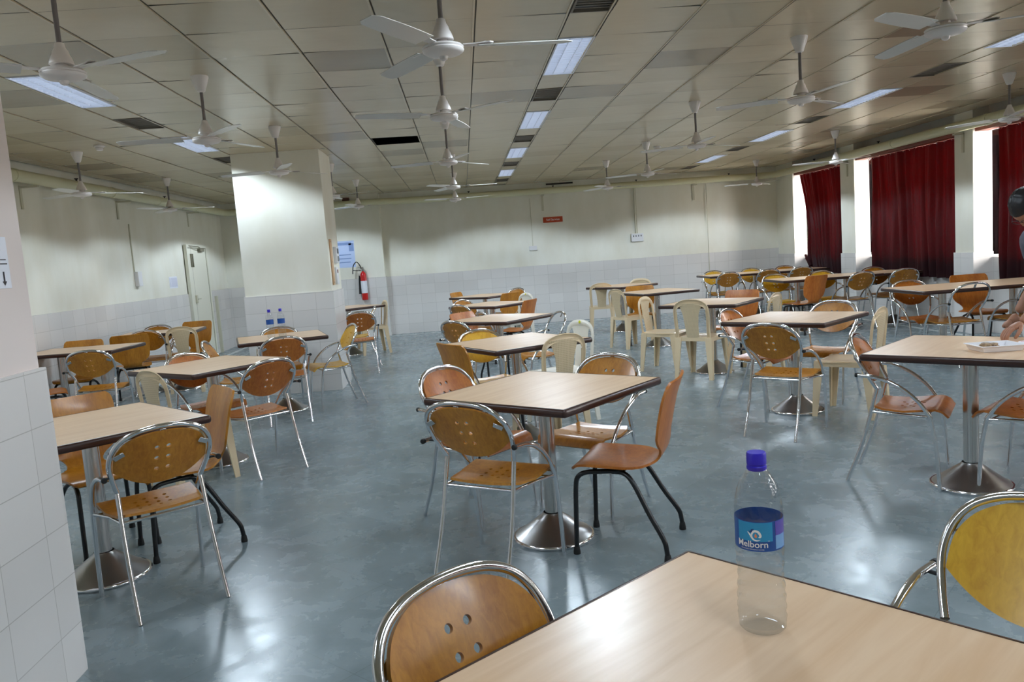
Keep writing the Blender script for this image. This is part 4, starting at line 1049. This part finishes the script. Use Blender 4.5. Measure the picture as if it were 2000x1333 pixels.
# head: ellipsoid with brow, nose, chin and ears, looking down to -x
def head_mesh():
    bm = bmesh.new(); bmesh.ops.create_uvsphere(bm, u_segments=32, v_segments=24, radius=1)
    for v in bm.verts:
        x, y, z = v.co   # face towards -x
        s = Vector((x*.092, y*.074, z*.112))
        if z < -.1: s.y *= 1-.28*min(1, -z); s.x = s.x*(1-.12*-z)-.012*(-z)
        if x < -.6:
            n_ = math.exp(-((y/.16)**2)-((z+.12)/.26)**2); s.x -= .022*n_*(1 if z < .1 else .5)
            s.x -= .007*math.exp(-((z-.28)/.12)**2)
            for e in (-.42, .42): s.x += .008*math.exp(-((y-e)/.17)**2-((z-.06)/.12)**2)
            s.x -= .006*math.exp(-((y/.3)**2)-((z+.52)/.08)**2)
            s.x -= .010*math.exp(-((y/.25)**2)-((z+.88)/.14)**2)
        v.co = s
    vs = [tuple(v.co) for v in bm.verts]; fs = [tuple(q.index for q in f.verts) for f in bm.faces]; bm.free()
    m_ = MB().add(vs, fs)
    for sg in (-1, 1):
        m_.sheet(lambda u, v: (.012+.022*math.sin(2*PI*u)*(1-.15*v), sg*(.068+.016*v), -.005+.032*math.cos(2*PI*u)*(1-.1*v)), 16, 3, .005)
    return m_
def hair_mesh():
    bm = bmesh.new(); bmesh.ops.create_uvsphere(bm, u_segments=36, v_segments=26, radius=1)
    dele = []
    for v in bm.verts:
        x, y, z = v.co
        k = 1+.02*math.sin(22*y+9*z)+.015*math.sin(30*x)
        v.co = Vector((x*.101*k+.004, y*.082*k, z*.118*k+.004))
        if (x < -.58 and z < .28) or (z < -.62) or (x < .1 and z < -.12): dele.append(v)
    bmesh.ops.delete(bm, geom=dele, context='VERTS')
    bm.verts.index_update()
    vs = [tuple(v.co) for v in bm.verts]; fs = [tuple(q.index for q in f.verts) for f in bm.faces]; bm.free(); return MB().add(vs, fs)
HM = Matrix.Translation((-.335, -.135, 1.455)) @ Matrix.Rotation(R(8), 4, 'Z') @ Matrix.Rotation(R(-60), 4, 'Y')
hd = obj('head', head_mesh().xf(HM), M['skin'], p, 80)
obj('hair', hair_mesh().xf(HM), M['hair'], hd, 80)
ey = MB()
for e in (-.031, .031): ey.lathe([(0, .008), (.006, .006), (.008, 0), (.006, -.006), (0, -.008)], 12, (-.080, e, .008))
obj('eyes', ey.xf(HM), M['ink'], hd, 60)
gl = MB()
for e in (-.033, .033): gl.tube([(-.1, e+.026*math.cos(a), .004+.019*math.sin(a)) for a in [2*PI*q/16 for q in range(16)]], .0018, 6, True)
gl.tube([(-.1, -.007, .008), (-.103, 0, .011), (-.1, .007, .008)], .0018, 6).tube([(-.1, .059, .01), (-.04, .08, .01), (.012, .082, .008)], .0018, 6).tube([(-.1, -.059, .01), (-.04, -.08, .01), (.012, -.082, .008)], .0018, 6)
obj('glasses', gl.xf(HM), M['ink'], hd, 60)
# hand: palm and five bent fingers reaching into the food
HW = Vector(J['wrL']); hdr = Vector((-.90, .02, -.38)).normalized(); side = Vector((.1, 1, -.05)); side = (side-hdr*side.dot(hdr)).normalized(); dn = hdr.cross(side); dn = dn if dn.z < 0 else -dn
def hp_(a, b, c): return tuple(HW+hdr*a+side*b+dn*c)
pts = [hp_(-.01, 0, 0), hp_(.03, 0, 0), hp_(.07, 0, .002)]; eds = [(0, 1), (1, 2)]; rads = [(.026, .02), (.034, .017), (.037, .015)]
skin('palm', pts, eds, rads, M['skin'], p, 2)
for off, l1, l2, l3 in ((-.027, .036, .024, .018), (-.009, .042, .027, .02), (.009, .039, .025, .019), (.026, .031, .02, .016)):
    q = [hp_(.055, off*.9, .0), hp_(.082, off, .004), hp_(.082+l1*.8, off*.95, .004+l1*.5), hp_(.082+l1*.8+l2*.4, off*.8, .004+l1*.5+l2*.85), hp_(.082+l1*.8+l2*.4, off*.7, .004+l1*.5+l2*.85+l3*.9)]
    skin('finger', q, [(0, 1), (1, 2), (2, 3), (3, 4)], [.0095, .0095, .0088, .008, .007], M['skin'], p, 2)
q = [hp_(.015, -.024, .004), hp_(.042, -.046, .014), hp_(.068, -.046, .032), hp_(.086, -.036, .046)]
skin('thumb', q, [(0, 1), (1, 2), (2, 3)], [.012, .011, .0098, .008], M['skin'], p, 2)
q0 = Vector(J['wrR'])
skin('hand', [tuple(q0+Vector(o_)) for o_ in ((0, 0, 0), (-.02, .005, -.04), (-.05, .01, -.07), (-.09, .012, -.075), (-.075, -.012, -.08), (-.08, .03, -.078), (-.03, -.02, -.07))], [(0, 1), (1, 2), (2, 3), (2, 4), (2, 5), (1, 6)], [.026, .03, .026, .009, .009, .009, .009], M['skin'], p, 2)
# clothes follow the body
J['hem'] = (.115, .015, .90)
ck = ['hem', 'pelvis', 'belly', 'chest', 'upper', 'shL', 'shR']
slv = {'eL': tuple(Vector(J['shL']).lerp(Vector(J['elL']), .62)), 'eR': tuple(Vector(J['shR']).lerp(Vector(J['elR']), .62))}
kk = ck+['eL', 'eR']; i2 = {k: i for i, k in enumerate(kk)}
skin('shirt', [J.get(k) or slv[k] for k in kk], [(i2[a], i2[b]) for a, b in (('hem', 'pelvis'), ('pelvis', 'belly'), ('belly', 'chest'), ('chest', 'upper'), ('upper', 'shL'), ('upper', 'shR'), ('shL', 'eL'), ('shR', 'eR'))],
     [(.152, .122), (.152, .122), (.148, .118), (.153, .118), (.118, .09), .07, .07, .058, .058], M['shirt'], p, 2)
J['waist'] = (.10, .012, .985)
kk = ['waist', 'pelvis', 'hipL', 'kneeL', 'ankL', 'hipR', 'kneeR', 'ankR']; i2 = {k: i for i, k in enumerate(kk)}
skin('trousers', [J[k] for k in kk], [(i2[a], i2[b]) for a, b in (('waist', 'pelvis'), ('pelvis', 'hipL'), ('hipL', 'kneeL'), ('kneeL', 'ankL'), ('pelvis', 'hipR'), ('hipR', 'kneeR'), ('kneeR', 'ankR'))], [(.136, .108), (.14, .112), .098, .072, .058, .098, .072, .058], M['trousers'], p, 2)
for s in ('L', 'R'):
    a_, b_ = Vector(J['ank'+s]), Vector(J['toe'+s])
    skin('shoe', [tuple(a_+Vector((.03, 0, -.045))), tuple(a_+Vector((-.03, 0, -.04))), (b_.x-.02, b_.y, .04)], [(0, 1), (1, 2)], [.045, .046, .036], M['shoe'], p, 2)

# ------------------------------------------------------------------ daylight
W = bpy.data.worlds.new('World'); scene.world = W; W.use_nodes = True
bg = W.node_tree.nodes['Background']; bg.inputs[0].default_value = (1.0, .97, .95, 1); bg.inputs[1].default_value = 30.0
for k, ((a, b), (c, d)) in enumerate(zip(piers[1:], piers)):
    ld = bpy.data.lights.new('window_portal', 'AREA'); ld.shape = 'RECTANGLE'; ld.size = d-b-.14; ld.size_y = 1.46; ld.cycles.is_portal = True
    lo = bpy.data.objects.new('window_portal', ld); C.objects.link(lo); lo.location = (6.69, (b+d)/2, 1.715)
    lo.rotation_euler = Matrix(((0, 0, 1), (1, 0, 0), (0, 1, 0))).to_euler()

# ------------------------------------------------------------------ camera
cam = bpy.data.cameras.new('camera'); co = bpy.data.objects.new('camera', cam); C.objects.link(co); scene.camera = co
F, YAW, PITCH, ROLL, HC = 1550.1, .0533, .1112, -.0733, 1.412
f = Vector((math.sin(YAW)*math.cos(PITCH), math.cos(YAW)*math.cos(PITCH), -math.sin(PITCH)))
r0 = Vector((math.cos(YAW), -math.sin(YAW), 0)); u0 = r0.cross(f)
rr = r0*math.cos(ROLL)+u0*math.sin(ROLL); uu = -r0*math.sin(ROLL)+u0*math.cos(ROLL)
co.matrix_world = Matrix(((rr.x, uu.x, -f.x, 0), (rr.y, uu.y, -f.y, 0), (rr.z, uu.z, -f.z, HC), (0, 0, 0, 1)))
cam.sensor_fit = 'HORIZONTAL'; cam.sensor_width = 36; cam.lens = F/2000*36; cam.clip_start = .05; cam.clip_end = 200
vs_ = scene.view_settings; vs_.view_transform = 'Standard'; vs_.look = 'None'; vs_.gamma = 1; vs_.use_curve_mapping = False
vs_.exposure = 0.0
cy = scene.cycles; cy.use_denoising = True; cy.max_bounces = 10; cy.diffuse_bounces = 5; cy.glossy_bounces = 4; cy.transparent_max_bounces = 16; cy.transmission_bounces = 8
cy.sample_clamp_indirect = 6; cy.caustics_reflective = False; cy.caustics_refractive = False
